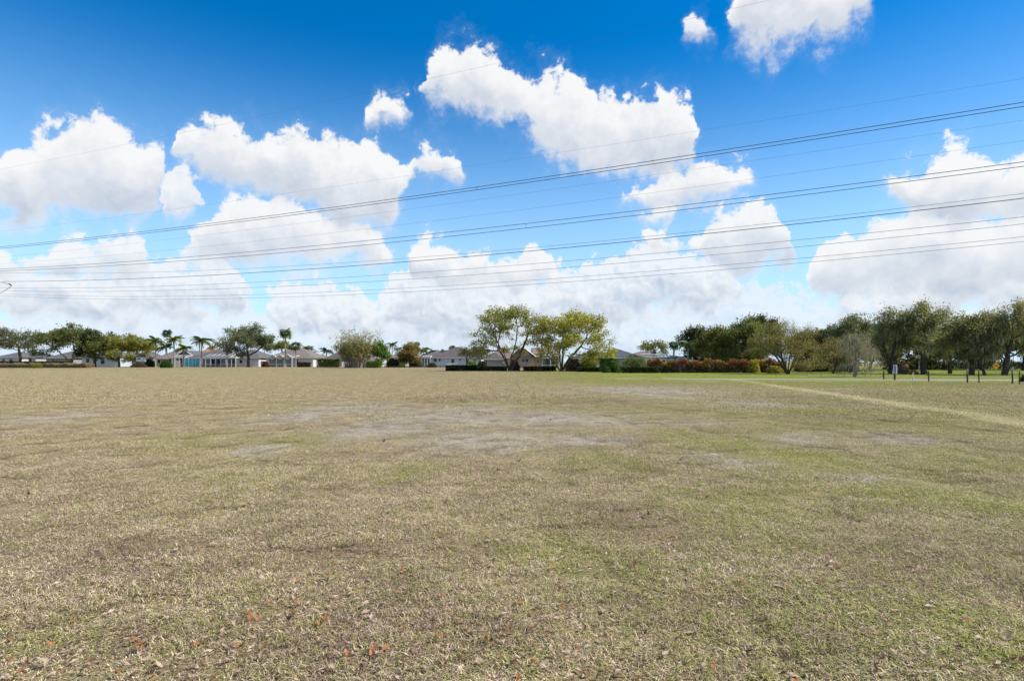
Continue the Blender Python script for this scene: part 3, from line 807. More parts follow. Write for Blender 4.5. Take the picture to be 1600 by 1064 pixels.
# bamboo: every culm springs from one clump
def bamboo():
    Y = 150; bx = X(556, Y); bz = zt(bx, Y)
    root = empty('bamboo_clump', (bx, Y, bz), 'tall grey bamboo clump fanning out in the middle distance', 'bamboo')
    parts, S, E, leafC = [], [], [], []
    for i in range(190):
        a_ = rng.random() * 2 * math.pi; rr = 2.4 * math.sqrt(rng.random())
        o = np.array([math.cos(a_) * rr * 1.3, math.sin(a_) * rr, 0])
        L_ = rng.uniform(6.0, 12.6) * (0.98 if rr < 1.6 else 0.88)
        out_ = np.array([math.cos(a_), math.sin(a_), 0]) * rng.uniform(.05, .58) * (0.4 + rr / 2.4)
        tt = np.linspace(0, 1, 8)[:, None]
        pts = o + np.array([0, 0, 1]) * L_ * (tt - 0.10 * tt ** 3) + out_ * L_ * 0.75 * tt ** 1.9
        parts.append(tube_mesh(pts, np.linspace(.045, .016, 8), 4))
        for q in range(14):
            k = rng.uniform(.3, 1); c = np.array([np.interp(k, tt[:, 0], pts[:, j]) for j in range(3)])
            e = c + unit(1)[0] * np.array([1, 1, .6]) * rng.uniform(.3, .9) + np.array([0, 0, .2])
            S.append(c); E.append(e)
            if k < 0.93: leafC += [e + rng.normal(0, .22, 3) for _ in range(6 if c[2] < 6 else 2)]
    V, Fq = cat_mesh(parts)
    link('culms', mesh_np('culms', V, Fq, M_BARKL, smooth_sh=True), root)
    Vt, Ft = twig_mesh(np.array(S), np.array(E), .012)
    link('twigs', mesh_np('twigs', Vt, Ft, M_BARKL), root)['kind'] = 'stuff'
    C = np.array(leafC)
    up = C[:, 2] > 3.0 + rng.normal(0, .8, len(C))
    Vl, Fl, ti = leaf_quads(C[up], .2, aspect=2.6)
    link('foliage', mesh_np('foliage', Vl, Fl, M_LEAF, tint=ti), root, color=(0.19, 0.18, 0.075))
    Vl, Fl, ti = leaf_quads(C[~up], .2, aspect=2.6)
    tag(link('dead_foliage', mesh_np('dead_foliage', Vl, Fl, M_LEAF, tint=ti), root, color=(0.27, 0.23, 0.185)), 'dry grey brown lower leaves')
bamboo()

# palms
def feather_frond(L_, droop, n=18):
    V, Fq, b = [], [], 0
    tt = np.linspace(0, 1, n)
    px_ = L_ * (tt - .12 * tt ** 2); pz = L_ * (.42 * tt - droop * tt ** 2)
    for i in range(1, n):
        w_ = L_ * .30 * math.sin(math.pi * min(1, .12 + tt[i] * .86)) ** .7
        for s_ in (-1, 1):
            c = np.array([px_[i], 0, pz[i]]); d_ = np.array([.35, s_ * .85, -.42]); d_ /= np.linalg.norm(d_)
            h_ = np.array([L_ * .032, 0, L_ * .01])
            V += [c - h_, c + h_, c + d_ * w_ + h_ * .2, c + d_ * w_ - h_ * .2]; Fq.append([b, b + 1, b + 2, b + 3]); b += 4
    for i in range(n - 1):
        V += [(px_[i], -.03, pz[i]), (px_[i], .03, pz[i]), (px_[i + 1], .03, pz[i + 1]), (px_[i + 1], -.03, pz[i + 1])]; Fq.append([b, b + 1, b + 2, b + 3]); b += 4
    return mesh_np('frond', np.array(V), np.array(Fq), M_FROND, tint=rng.random(len(Fq)))
def fan_frond(L_):
    V, Fq, b = [], [], 0
    st = L_ * .45
    V += [(0, -.03, 0), (0, .03, 0), (st, .02, st * .25), (st, -.02, st * .25)]; Fq.append([0, 1, 2, 3]); b = 4
    for k in range(15):
        a_ = (k / 14 - .5) * 3.7; d_ = np.array([math.cos(a_), math.sin(a_), -.25 - .35 * rng.random()]); c = np.array([st, 0, st * .25])
        s_ = np.array([-math.sin(a_), math.cos(a_), 0]) * L_ * .055
        m_ = c + d_ * L_ * .36
        V += [c - s_ * .3, c + s_ * .3, m_ + s_, m_ - s_]; Fq.append([b, b + 1, b + 2, b + 3]); b += 4
        e_ = c + d_ * L_ * .6 + np.array([0, 0, -.12 * L_])
        V += [m_ - s_, m_ + s_, e_ + s_ * .15, e_ - s_ * .15]; Fq.append([b, b + 1, b + 2, b + 3]); b += 4
    return mesh_np('frond', np.array(V, float), np.array(Fq), M_FROND, tint=rng.random(len(Fq)))
FEATH = [feather_frond(1.0, .55), feather_frond(1.0, .8), feather_frond(1.0, 1.05)]
FANS = [fan_frond(1.0), fan_frond(1.0)]
def palm(label, px, Y, cy, base, rad, kind, col, tr=.16, n=None, lean=0.0):
    bx = X(px, Y); bz = zt(bx, Y) if base is None else Z(base, Y)
    H = Z(cy, Y) - bz; Lf = rad / F * Y
    root = empty('palm_tree', (bx, Y, bz), label, 'palm', 'palms among the houses')
    tt = np.linspace(0, 1, 9)
    pts = np.stack([lean * tt ** 2, 0 * tt, H * tt - .2 * (1 - tt)], -1)
    V, Fq = tube_mesh(pts, tr * (1.25 - .45 * tt + .25 * np.exp(-tt * 14)), 8)
    link('trunk', mesh_np('trunk', V, Fq, M_PALM, smooth_sh=True), root)
    if kind == 'feather':
        V, Fq = tube_mesh(np.array([[lean, 0, H - .9], [lean, 0, H - .4], [lean, 0, H + .15]]), [tr * .95, tr * 1.1, tr * .5], 8)
        link('crownshaft', mesh_np('crownshaft', V, Fq, M_LEAF, tint=np.full(len(Fq), .6)), root, color=(0.12, 0.16, 0.05))
    n = n or (16 if kind == 'feather' else 26)
    for i in range(n):
        me = FEATH[i % 3] if kind == 'feather' else FANS[i % 2]
        o = link('frond', me, root, (lean, 0, H), col)
        tilt = rng.uniform(-.75, .35) if kind == 'feather' else rng.uniform(-1.25, .75)
        o.rotation_euler = (rng.uniform(-.3, .3), tilt, i * 2.399 + rng.uniform(-.2, .2))
        s_ = Lf * rng.uniform(.85, 1.15) * (1.15 if kind == 'feather' else 1.0)
        o.scale = (s_, s_, s_)
PG, PF, PO = (0.075, 0.11, 0.042), (0.055, 0.10, 0.03), (0.12, 0.15, 0.035)
palm('feather palm with pale trunk left of the round clipped bush', 243, 164, 534, None, 14, 'feather', PG)
palm('tallest slim fan palm behind the round clipped bush', 261, 190, 521, None, 8, 'fan', (0.04, 0.065, 0.03), .13)
palm('queen palm with dark crown and pale trunk behind the round bush', 259, 166, 543, None, 13, 'feather', (0.05, 0.075, 0.03))
palm('bushy bright queen palm between the clipped bush and turquoise wall', 272, 168, 531, None, 13, 'feather', PO, n=22)
palm('short queen palm at the left end of the turquoise wall', 287, 162, 545, None, 13, 'feather', PO, n=20)
palm('graceful queen palm with white trunk before the pool cage', 315, 162, 533, None, 17, 'feather', PG, n=18)
palm('far small palm peeking over the grey roofs left of the grey oak', 331, 210, 543, None, 7, 'feather', PO)
palm('fan palm with a round crown above the three gabled cage', 446, 164, 522, None, 11, 'fan', PF, .17)
palm('short dark palm right of the round crowned fan palm', 462, 164, 541, None, 9, 'fan', (0.045, 0.07, 0.03), .17)
palm('far feathery palm behind the tan roof corner', 479, 205, 546, None, 12, 'feather', PG)
palm('dark far palm right of the tan roofed house', 489, 210, 552, None, 9, 'feather', (0.04, 0.06, 0.03))
palm('far palm left of the bamboo', 510, 205, 549, None, 12, 'feather', (0.045, 0.065, 0.035))
palm('low far palm between tan roof and bamboo', 499, 215, 556, None, 7, 'feather', (0.05, 0.07, 0.03))
palm('dark far palm right of the bright green tree', 613, 200, 539, None, 10, 'feather', (0.045, 0.08, 0.035))
palm('far palm between the bright green tree and round tan tree', 621, 210, 546, None, 8, 'feather', PO)
palm('small far fan palm peeking right of the round tan tree', 652, 205, 538, None, 5, 'fan', PF, .12)
palm('bushy far palm right of the round tan tree', 662, 205, 549, None, 11, 'feather', (0.10, 0.15, 0.03), n=22)
palm('far palm with upright fronds left of the white house roof', 677, 205, 549, None, 10, 'feather', (0.05, 0.08, 0.035))
palm('far dark palm behind the low grey roof', 692, 210, 550, None, 9, 'feather', (0.05, 0.075, 0.04))
palm('far fan palm tucked against the grey brown roof peak', 706, 205, 544, None, 6, 'fan', PF, .12)
palm('fan palm standing above the white gabled roof', 1053, 120, 540, None, 9, 'fan', PF, .2)
palm('bright palm with white trunk left of the right woods', 1075, 104, 537, None, 14, 'feather', (0.075, 0.13, 0.04), .17, n=20)

# ------------------------------------------------------------------ bushes and hedges
@seeded
def bush(name, label, x0, x1, Y, top, base_py, col, shape='round', depth=None, leaf=.16, n=None, cat='bush', group=None, parts=None, tone=None):
    bx = X((x0 + x1) / 2, Y); w = (x1 - x0) / 2 / F * Y
    bz = zt(bx, Y); H = Z(top, Y) - bz
    d_ = depth or min(w, 1.3)
    root = empty(name, (bx, Y, bz), label, cat, group)
    area = 2 * (2 * w * H + 2 * w * 2 * d_) ; n = n or int(min(16000, max(1400, area * 130 / (leaf / .16) ** 2)))
    if shape == 'round':
        u_ = unit(n); u_[:, 2] = np.abs(u_[:, 2]) * 1.0
        rr = rng.uniform(.72, 1.03, n)
        lump = 1 + .10 * np.sin(u_[:, 0] * 7 + 1) * np.sin(u_[:, 2] * 6) + .06 * np.sin(u_[:, 1] * 9 + u_[:, 0] * 5)
        C = u_ * (rr * lump)[:, None] * np.array([w, d_, H])
        lowc = rng.random(n) < .35
        C[lowc, 2] = rng.uniform(.05, .5, lowc.sum()) * H
    else:
        C = np.stack([rng.uniform(-w, w, n), rng.uniform(-d_, d_, n), rng.uniform(0.05, 1, n)], -1)
        face = rng.integers(0, 3, n); f0 = face == 0; f1 = face == 1
        C[f0, 1] = -d_ * rng.uniform(.8, 1.0, f0.sum()); C[f0, 2] = rng.random(f0.sum()); C[f1, 2] = rng.uniform(.86, 1.0, f1.sum())
        hgt = H * (1 + (.05 if shape == 'box' else .24) * np.sin(C[:, 0] * 2.3 + 1.3) * np.sin(C[:, 0] * .9) + (.0 if shape == 'box' else .17) * rng.normal(size=n).clip(-1.5, 1.2))
        C[:, 2] *= hgt
    # woody core: a few stems
    S = np.stack([rng.uniform(-.8, .8, 30) * w, rng.uniform(-.5, .5, 30) * d_, np.zeros(30) - .05], -1); E = S * np.array([1.05, 1, 0]) + np.array([0, 0, 1]) * (rng.uniform(.5, .85, 30) * H)[:, None]
    V, Fq = twig_mesh(S, E, .03)
    link('stems', mesh_np('stems', V, Fq, M_BARK), root)['kind'] = 'stuff'
    if parts is None: parts = [('foliage', None, col)]
    if len(parts) == 1:
        V, Fq, ti = leaf_quads(C, leaf, flat=.2)
        link('foliage', mesh_np('foliage', V, Fq, M_LEAF, tint=ti), root, color=col)
    else:
        pick = parts[0][1](C, w, H)
        for j, (nme, _, cc) in enumerate(parts):
            k_ = pick == j
            if k_.sum() < 5: continue
            V, Fq, ti = leaf_quads(C[k_], leaf, flat=.2)
            link(nme, mesh_np(nme, V, Fq, M_LEAF, tint=ti), root, color=cc)
    return root
HEDGE = (0.045, 0.072, 0.022)
bush('hedge', 'dark hedge under the far left oaks in front of white houses', -10, 106, 176, 565, 573, (0.03, 0.042, 0.018), 'box', 1.0)
def pile_pick(C, w, H):
    s_ = np.sin(C[:, 0] * .55 + 1) + .5 * np.sin(C[:, 0] * 1.7) + rng.normal(0, .4, len(C))
    return np.where(s_ > .5, 0, 1)
bush('brush_pile', 'long reddish brown brush thicket along the field at far left', -20, 142, 150, 569, 576, (0.12, 0.085, 0.065), 'loose', 1.6, leaf=.18, cat='thicket', parts=[('red_brush', pile_pick, (0.20, 0.13, 0.105)), ('grey_brush', None, (0.20, 0.175, 0.125))])
bush('low_shrub', 'small yellow green shrub in the brown brush at far left', 51, 65, 147, 569, 576, (0.14, 0.15, 0.03), cat='shrub')
bush('round_bush', 'round clipped dark green bush in front of the tan roofed house', 251, 268, 150, 562, 575, (0.045, 0.085, 0.02))
bush('low_shrub', 'dark shrub below the pale raised shed at left', 226, 242, 168, 561, 574, (0.035, 0.045, 0.02), cat='shrub')
bush('low_shrub', 'dry brown shrub beneath the white backyard shed', 205, 228, 160, 568, 575, (0.075, 0.065, 0.04), cat='shrub')
bush('croton_bush', 'dark red bush at the left foot of the three gabled cage', 410, 420, 168, 565, 573, (0.10, 0.03, 0.025))
bush('hedge', 'brown clipped hedge below the white lit wall', 463, 486, 166, 566, 573, (0.075, 0.062, 0.035), 'box', .6)
bush('hedge', 'green clipped hedge left of the bamboo', 496, 532, 162, 561, 573, (0.09, 0.12, 0.028), 'box', .9)
bush('hedge', 'bright green clipped hedge right of the bamboo base', 574, 594, 150, 565, 575, (0.12, 0.17, 0.035), 'box', .9)
bush('low_shrub', 'dark shrub row left of the round tan tree', 604, 624, 160, 559, 574, (0.05, 0.055, 0.03), cat='shrub')
bush('low_shrub', 'small bright green shrub before the round tan tree', 622, 633, 158, 566, 574, (0.10, 0.16, 0.03), cat='shrub')
bush('low_shrub', 'grey green shrub between the round tan tree and screen porch', 640, 660, 162, 562, 574, (0.09, 0.09, 0.045), cat='shrub')
bush('low_shrub', 'dark low shrub at the foot of the screen porch', 668, 682, 158, 567, 574, (0.03, 0.045, 0.025), cat='shrub')
bush('hedge', 'long dark hedge in front of the white walled house', 697, 747, 112, 571, 580, (0.022, 0.034, 0.014), 'box', .7)
bush('low_shrub', 'light green leafy plant above the long dark hedge', 728, 746, 130, 564, 575, (0.11, 0.15, 0.05), cat='shrub')
bush('round_bush', 'dark upright bush at the right end of the long dark hedge', 744, 762, 111, 564, 580, (0.026, 0.04, 0.016))
bush('hedge', 'dark low hedge left of the largest oak trunk', 760, 792, 111, 573, 580, (0.026, 0.04, 0.016), 'box', .6)
bush('hedge', 'dark low hedge between the two largest oak trunks', 818, 868, 110, 573, 580, (0.026, 0.042, 0.016), 'box', .6)
bush('bare_bush', 'brown leafless bush right of the yellow green oak trunk', 884, 908, 106, 560, 581, (0.085, 0.07, 0.05), 'round', leaf=.12)
bush('bare_bush', 'brown twiggy bush left of the largest oak trunk', 796, 812, 113, 562, 579, (0.075, 0.06, 0.045), 'round', leaf=.12)
bush('round_bush', 'yellow green round shrub left of the white wall', 904, 932, 112, 559, 577, (0.13, 0.165, 0.03))
bush('hedge', 'low dark hedge below the yellow green shrub', 902, 938, 100, 574, 582, (0.03, 0.048, 0.018), 'box', .6)
bush('clipped_bush', 'boxy clipped dark bush with bright top, left of the pair', 936, 963, 97, 560, 582, (0.055, 0.105, 0.022), 'box', 1.2, leaf=.13)
bush('clipped_bush', 'rounder clipped bush with bright top, right of the pair', 952, 970, 92, 563, 583, (0.055, 0.105, 0.022), 'round', 1.0, leaf=.13)
bush('clipped_bush', 'smallest clipped bush tucked before the boxy pair', 942, 953, 91, 572, 583, (0.045, 0.085, 0.02), 'round', .6, leaf=.12)
tree('twiggy_shrub', 'grey green twiggy shrub tree left of the croton hedge', 990, 95, 968, 1014, 552, 580, (0.10, 0.125, 0.06), cat='shrub', dens=9, lobes=14, natt=380, stems=4, fork=.6, r=.1, leaf=.17, twigs=4, low=.4)
bush('hedge', 'low dark clipped hedge at the left end of the croton hedge', 970, 1026, 89, 573, 583, (0.04, 0.06, 0.024), 'box', .8)
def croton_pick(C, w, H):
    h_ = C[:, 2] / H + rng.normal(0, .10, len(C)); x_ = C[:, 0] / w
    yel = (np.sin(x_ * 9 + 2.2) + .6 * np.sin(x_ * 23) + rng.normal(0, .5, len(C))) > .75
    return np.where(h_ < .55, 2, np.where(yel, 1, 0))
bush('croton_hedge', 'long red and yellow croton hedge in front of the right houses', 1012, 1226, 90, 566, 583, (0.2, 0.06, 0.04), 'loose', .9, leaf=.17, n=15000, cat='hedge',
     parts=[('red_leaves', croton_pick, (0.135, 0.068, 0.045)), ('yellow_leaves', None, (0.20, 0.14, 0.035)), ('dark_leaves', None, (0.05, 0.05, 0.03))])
bush('croton_bush', 'yellow green bush at the right end of the croton hedge', 1168, 1186, 88, 562, 584, (0.20, 0.18, 0.035))
bush('croton_bush', 'small yellow bush beside the wide vase tree trunk', 1200, 1222, 86, 572, 585, (0.17, 0.15, 0.03))
bush('low_shrub', 'bright yellow shrub at the left end of the croton hedge', 1012, 1022, 90, 560, 575, (0.30, 0.20, 0.03), cat='shrub')
bush('hedge', 'dark low undergrowth behind the stakes on the lawn', 1240, 1338, 100, 573, 582, (0.026, 0.034, 0.018), 'loose', .8)
bush('hedge', 'dark undergrowth far behind the lawn gap at right', 1380, 1600, 130, 566, 578, (0.03, 0.038, 0.02), 'loose', 1.0)
bush('low_shrub', 'yellow green low plant behind the white marker post', 1421, 1434, 78, 579, 585, (0.22, 0.20, 0.06), cat='shrub')
bush('low_shrub', 'dark weeds at the right edge by the last fence post', 1596, 1612, 48, 585, 597, (0.05, 0.07, 0.03), cat='shrub', leaf=.1)
bush('low_shrub', 'dry pinkish brush at the foot of the tallest oak', 1404, 1420, 80, 566, 585, (0.19, 0.145, 0.11), cat='shrub', leaf=.12)
bush('weed_clump', 'dark brown weed clump lying on the grass before the croton hedge', 1032, 1050, 84, 584, 586, (0.06, 0.05, 0.03), cat='weeds', depth=.4, leaf=.08, n=700)

# ------------------------------------------------------------------ houses
def stucco(name, c): return plain(name, c, 0.9, 0.15, 0.06, 1.2, bump=0.2)
def shingle(name, c):
    m, nt, o = new_mat(name)
    tcn = nt.nodes.new('ShaderNodeTexCoord')
    br = nd(nt, 'ShaderNodeTexBrick', {'Vector': tcn.outputs['Object'], 'Color1': (*[x * .85 for x in c], 1), 'Color2': (*[min(1, x * 1.2) for x in c], 1), 'Mortar': (*[x * .6 for x in c], 1), 'Scale': 1.0, 'Brick Width': .9, 'Row Height': .3, 'Mortar Size': .02})
    n1 = noise(nt, tcn.outputs['Object'], .7, 4)
    b = nd(nt, 'ShaderNodeBsdfPrincipled', {'Base Color': mix(nt, smooth(nt, n1, .3, .7), br.outputs[0], mix(nt, 1.0, br.outputs[0], (1.2, 1.18, 1.15), 'MULTIPLY')), 'Roughness': .85, 'Specular IOR Level': .2})
    nt.links.new(b.outputs[0], o.inputs[0])
    return m
def screen_mat(name, c, op):
    m, nt, o = new_mat(name)
    d_ = nd(nt, 'ShaderNodeBsdfDiffuse', {'Color': (*c, 1)}); t_ = nd(nt, 'ShaderNodeBsdfTransparent')
    nt.links.new(nd(nt, 'ShaderNodeMixShader', {0: op, 1: t_.outputs[0], 2: d_.outputs[0]}).outputs[0], o.inputs[0])
    return m
ST_WHITE, ST_TAN, ST_CREAM, ST_GREY, ST_BLUE = stucco('stucco_white', (.52, .52, .50)), stucco('stucco_tan', (.36, .27, .195)), stucco('stucco_cream', (.44, .41, .36)), stucco('stucco_grey', (.30, .285, .26)), stucco('stucco_blue_white', (.46, .52, .56))
RF_GREY, RF_BROWN, RF_TAN, RF_PINK, RF_ORANGE, RF_SLATE = shingle('shingle_grey', (.105, .10, .10)), shingle('shingle_brown', (.095, .078, .075)), shingle('shingle_tan', (.165, .14, .125)), shingle('shingle_pink', (.19, .14, .12)), shingle('tile_orange', (.36, .17, .10)), shingle('shingle_slate', (.065, .075, .095))
M_SCREEN = screen_mat('insect_screen', (.035, .04, .045), .62)
M_SCREENR = screen_mat('roof_screen', (.10, .12, .14), .55)
M_TURQ = plain('turquoise_screen', (.10, .40, .44), .6, .3, .15, .6)
HG = 'one storey houses across the field'

def window(root, x0, x1, z0, z1, y, name='window', pane=None, panes=1):
    f = MB(); t_ = .09
    f.box(x0, x1, y - .05, y + .02, z0, z0 + t_); f.box(x0, x1, y - .05, y + .02, z1 - t_, z1)
    f.box(x0, x0 + t_, y - .048, y + .02, z0 + t_, z1 - t_); f.box(x1 - t_, x1, y - .048, y + .02, z0 + t_, z1 - t_)
    for k in range(1, panes):
        xm = x0 + (x1 - x0) * k / panes
        f.box(xm - .04, xm + .04, y - .046, y + .02, z0 + t_, z1 - t_)
    o = f.build(name, M_WHITE, root)
    for k in range(panes):
        a = x0 + (x1 - x0) * k / panes + (.05 if k else t_); b = x0 + (x1 - x0) * (k + 1) / panes - (.05 if k < panes - 1 else t_)
        p_ = MB(); p_.box(a, b, y - .02, y + .01, z0 + t_ + .002, z1 - t_ - .002); p_.build('pane', pane or M_GLASS, o)
    return o

def roof_mesh(kind, x0, x1, y0, y1, ze, zr, o=.5):
    m = MB(); a, b, c, d = x0 - o, x1 + o, y0 - o, y1 + o; t_ = .16
    ym, xm = (c + d) / 2, (a + b) / 2
    if kind == 'hip':
        hw = min((d - c) / 2, (b - a) / 2 - .3) * .95
        p = [(a, c, ze), (b, c, ze), (b, d, ze), (a, d, ze)]; q = [(a + hw, ym, zr), (b - hw, ym, zr)]
        m.poly([p[0], p[1], q[1], q[0]]); m.poly([p[1], p[2], q[1]]); m.poly([p[2], p[3], q[0], q[1]]); m.poly([p[3], p[0], q[0]])
    elif kind == 'side':       # ridge runs left to right
        p = [(a, c, ze), (b, c, ze), (b, d, ze), (a, d, ze)]; q = [(a, ym, zr), (b, ym, zr)]
        m.poly([p[0], p[1], q[1], q[0]]); m.poly([p[2], p[3], q[0], q[1]])
        m.poly([p[3], p[0], q[0]]); m.poly([p[1], p[2], q[1]])
    else:                      # 'front': gable end to the field
        p = [(a, c, ze), (b, c, ze), (b, d, ze), (a, d, ze)]; q = [(xm, c, zr), (xm, d, zr)]
        m.poly([p[1], p[2], q[1], q[0]]); m.poly([p[3], p[0], q[0], q[1]])
        m.poly([(a, d, ze), (b, d, ze), q[1]])
    for (u, v) in ((p[0], p[1]), (p[1], p[2]), (p[2], p[3]), (p[3], p[0])):
        if kind == 'front' and u[1] == v[1]: continue
        m.poly([u, v, (v[0], v[1], v[2] - t_), (u[0], u[1], u[2] - t_)])
    m.poly([(a, c, ze - t_), (a, d, ze - t_), (b, d, ze - t_), (b, c, ze - t_)])
    return m

def house(name, label, x0, x1, Y, eave, ridge, kind, depth, wall, roof, wins=(), door=None, xr=None, group=HG, ov=.5, trim=True):
    """wall columns and roof rows as seen in the photograph, at distance Y"""
    xa, xb = X(x0, Y), X(x1, Y); xc = (xa + xb) / 2; bz = zt(xc, Y)
    root = empty(name, (xc, Y, bz), label, 'house', group)
    W = (xb - xa) / 2; ze = Z(eave, Y) - bz
    yr = {'front': Y, 'hip': Y + depth / 2, 'side': Y + depth / 2}[kind]
    zr = Z(ridge, yr) - bz
    m = MB(); m.box(-W, W, 0, depth, -.3, ze - .17)
    if kind == 'front':
        m.poly([(-W, 0, ze - .17), (W, 0, ze - .17), (0, 0, zr - (zr - ze) * ov / (W + ov) - .2)])
    m.build('wall', wall, root)
    rf = roof_mesh(kind, -W, W, 0, depth, ze, zr, ov).build('roof', roof, root)
    if trim:
        f = MB()
        if kind == 'front':
            for s_ in (-1, 1): f.bar((s_ * (W + ov), -ov - .02, ze - .05), (0, -ov - .02, zr - .04), .11, 4)
        else:
            f.box(-W - ov, W + ov, -ov - .06, -ov - .004, ze - .17, ze - .005)
        f.build('fascia', M_WHITE, rf)
    for wdef in wins:
        a, b, t_, l_ = wdef[:4]
        window(root, X(a, Y) - xc, X(b, Y) - xc, Z(l_, Y) - bz, Z(t_, Y) - bz, 0.0, panes=wdef[4] if len(wdef) > 4 else 1)
    if door:
        a, b, t_ = door
        window(root, X(a, Y) - xc, X(b, Y) - xc, 0.02, Z(t_, Y) - bz, 0.0, name='glass_door', panes=2)
    return root

def cage(label, x0, x1, Y, top, depth, bays, slope=0.0, gables=0, low=None, group='white framed pool cages', rails=1, wall=None):
    """screened pool cage: posts, beams and screen panels"""
    xa, xb = X(x0, Y), X(x1, Y); xc = (xa + xb) / 2; bz = zt(xc, Y); W = (xb - xa) / 2
    H = Z(top, Y) - bz; Hb = H + slope
    root = empty('pool_cage', (xc, Y, bz), label, 'pool cage', group)
    xs = np.linspace(-W, W, bays + 1); r = .10
    for i, x_ in enumerate(xs):
        p_ = MB(); p_.box(x_ - r, x_ + r, -r, r, -.2, H); p_.build('post', M_WHITE, root)
        b_ = MB(); b_.bar((x_, .1, H - .04), (x_, depth, Hb), .085); b_.build('beam', M_WHITE, root)
    t_ = MB(); t_.box(-W - r, W + r, -r * .8, r * .8, H + .002, H + .16); t_.build('top_rail', M_WHITE, root)
    for k in range(rails):
        t_ = MB(); z_ = .75 + k * 1.0; t_.box(-W + r, W - r, -.06, .06, z_, z_ + .12); t_.build('chair_rail', M_WHITE, root)
    for k in (1, 2):
        b_ = MB(); y_ = depth * k / 2.2; z_ = H + slope * k / 2.2; b_.bar((-W, y_, z_ + .05), (W, y_, z_ + .05), .06); b_.build('purlin', M_WHITE, root)
    for i in range(bays):
        a, b = xs[i] + r + .01, xs[i + 1] - r - .01
        p_ = MB(); p_.poly([(a, .03, 0), (b, .03, 0), (b, .03, H - .02), (a, .03, H - .02)]); p_.build('screen_panel', wall or M_SCREEN, root)
        p_ = MB(); p_.poly([(xs[i] + .09, .1, H + .17), (xs[i + 1] - .09, .1, H + .17), (xs[i + 1] - .09, depth, Hb + .02), (xs[i] + .09, depth, Hb + .02)]); p_.build('roof_screen', M_SCREENR, root)
    for g_ in range(gables):
        a, b = -W + 2 * W * g_ / gables, -W + 2 * W * (g_ + 1) / gables; m_ = (a + b) / 2; hg = (b - a) * .33
        g2_ = MB(); g2_.bar((a + .05, -.14, H + .12), (m_, -.14, H + hg + .12), .11); g2_.bar((m_, -.145, H + hg + .12), (b - .05, -.145, H + .12), .11); g2_.build('gable', M_WHITE, root)
        g3 = MB(); g3.bar((a + .05, -.13, H + .08), (m_, -.13, H - hg * .7), .08); g3.bar((m_, -.135, H - hg * .7), (b - .05, -.135, H + .08), .08); g3.build('gable_brace', M_WHITE, root)
        p_ = MB(); p_.poly([(a + .1, -.02, H + .17), (b - .1, -.02, H + .17), (m_, -.02, H + hg + .05)]); p_.build('gable_screen', M_SCREEN, root)
    return root

# far left
house('house', 'white house at the far left edge behind the dark hedge', -6, 30, 184, 558, 550, 'hip', 10, ST_WHITE, RF_GREY, [(3, 8, 560, 565), (14, 20, 560, 565)])
house('house', 'small pale house with dark windows right of the far left one', 33, 56, 188, 558, 551, 'hip', 10, ST_CREAM, RF_SLATE, [(36, 41, 560, 566), (44, 50, 560, 566)])
house('house', 'low grey roofed house behind the forked dark oak', 72, 112, 186, 559, 549, 'hip', 12, ST_GREY, RF_GREY, [(80, 86, 561, 567)])
house('house', 'pale blue white house seen under the light green tree', 128, 188, 186, 557, 548, 'hip', 12, ST_BLUE, RF_GREY, [(134, 140, 560, 567), (157, 164, 559, 569), (172, 180, 559, 563)])
house('house', 'pale house behind the white shed with grey roof', 193, 236, 192, 558, 550, 'hip', 10, ST_GREY, RF_GREY, [(198, 205, 560, 566), (222, 230, 560, 566)])
# raised white shed
def shed():
    Y = 164; xc = X(217.5, Y); bz = zt(xc, Y); W = 5.0 / F * Y
    z0, z1 = Z(565, Y) - bz, Z(557.5, Y) - bz
    root = empty('backyard_shed', (xc, Y, bz), 'small white shed raised on posts left of the palms', 'shed')
    m = MB(); m.box(-W, W, 0, 1.6, z0, z1); m.build('wall', M_WHITE, root)
    roof_mesh('side', -W, W, 0, 1.6, z1 + .1, z1 + .55, .15).build('roof', RF_GREY, root)
    window(root, -W * .55, W * .55, z0 + .55, z1 - .25, 0)
    for sx in (-1, 1):
        for y_ in (.1, 1.5):
            p_ = MB(); p_.box(sx * W * .85 - .07, sx * W * .85 + .07, y_ - .07, y_ + .07, -.2, z0 - .003); p_.build('leg', M_POST, root)
shed()
# middle left group
house('house', 'tan roofed house behind the slim palms and round bush', 243, 272, 186, 560, 547, 'hip', 14, ST_CREAM, RF_TAN, [(246, 251, 562, 568), (262, 268, 562, 568)])
house('house', 'orange tile roofed house peeking behind the white trunk palm', 303, 336, 214, 557, 541, 'hip', 12, ST_CREAM, RF_ORANGE)
house('house', 'grey gabled house between the turquoise wall and pool cage', 292, 352, 186, 559, 546, 'hip', 16, ST_CREAM, RF_GREY, [(298, 304, 562, 569), (330, 344, 561, 571, 3)])
house('house', 'grey gable front beside the palms left of the turquoise wall', 271, 308, 190, 560, 547.5, 'front', 12, ST_GREY, RF_GREY)
cage('dark blue screened cage left of the turquoise wall', 263, 286, 172, 559.5, 5, 4, .9)
def turq():
    Y = 166; xa, xb = X(288.5, Y), X(311.5, Y); xc = (xa + xb) / 2; bz = zt(xc, Y); W = (xb - xa) / 2; H = Z(559.5, Y) - bz
    root = empty('turquoise_screen', (xc, Y, bz), 'turquoise privacy screen wall in front of the grey gabled house', 'screen wall')
    for i in range(4):
        a, b = -W + 2 * W * i / 4, -W + 2 * W * (i + 1) / 4
        p_ = MB(); p_.box(a + .05, b - .05, -.02, .02, .1, H); p_.build('panel', M_TURQ, root)
    for i in range(5):
        x_ = -W + 2 * W * i / 4; p_ = MB(); p_.box(x_ - .048, x_ + .048, -.05, .05, -.2, H + .1); p_.build('post', M_WHITE, root)
turq()
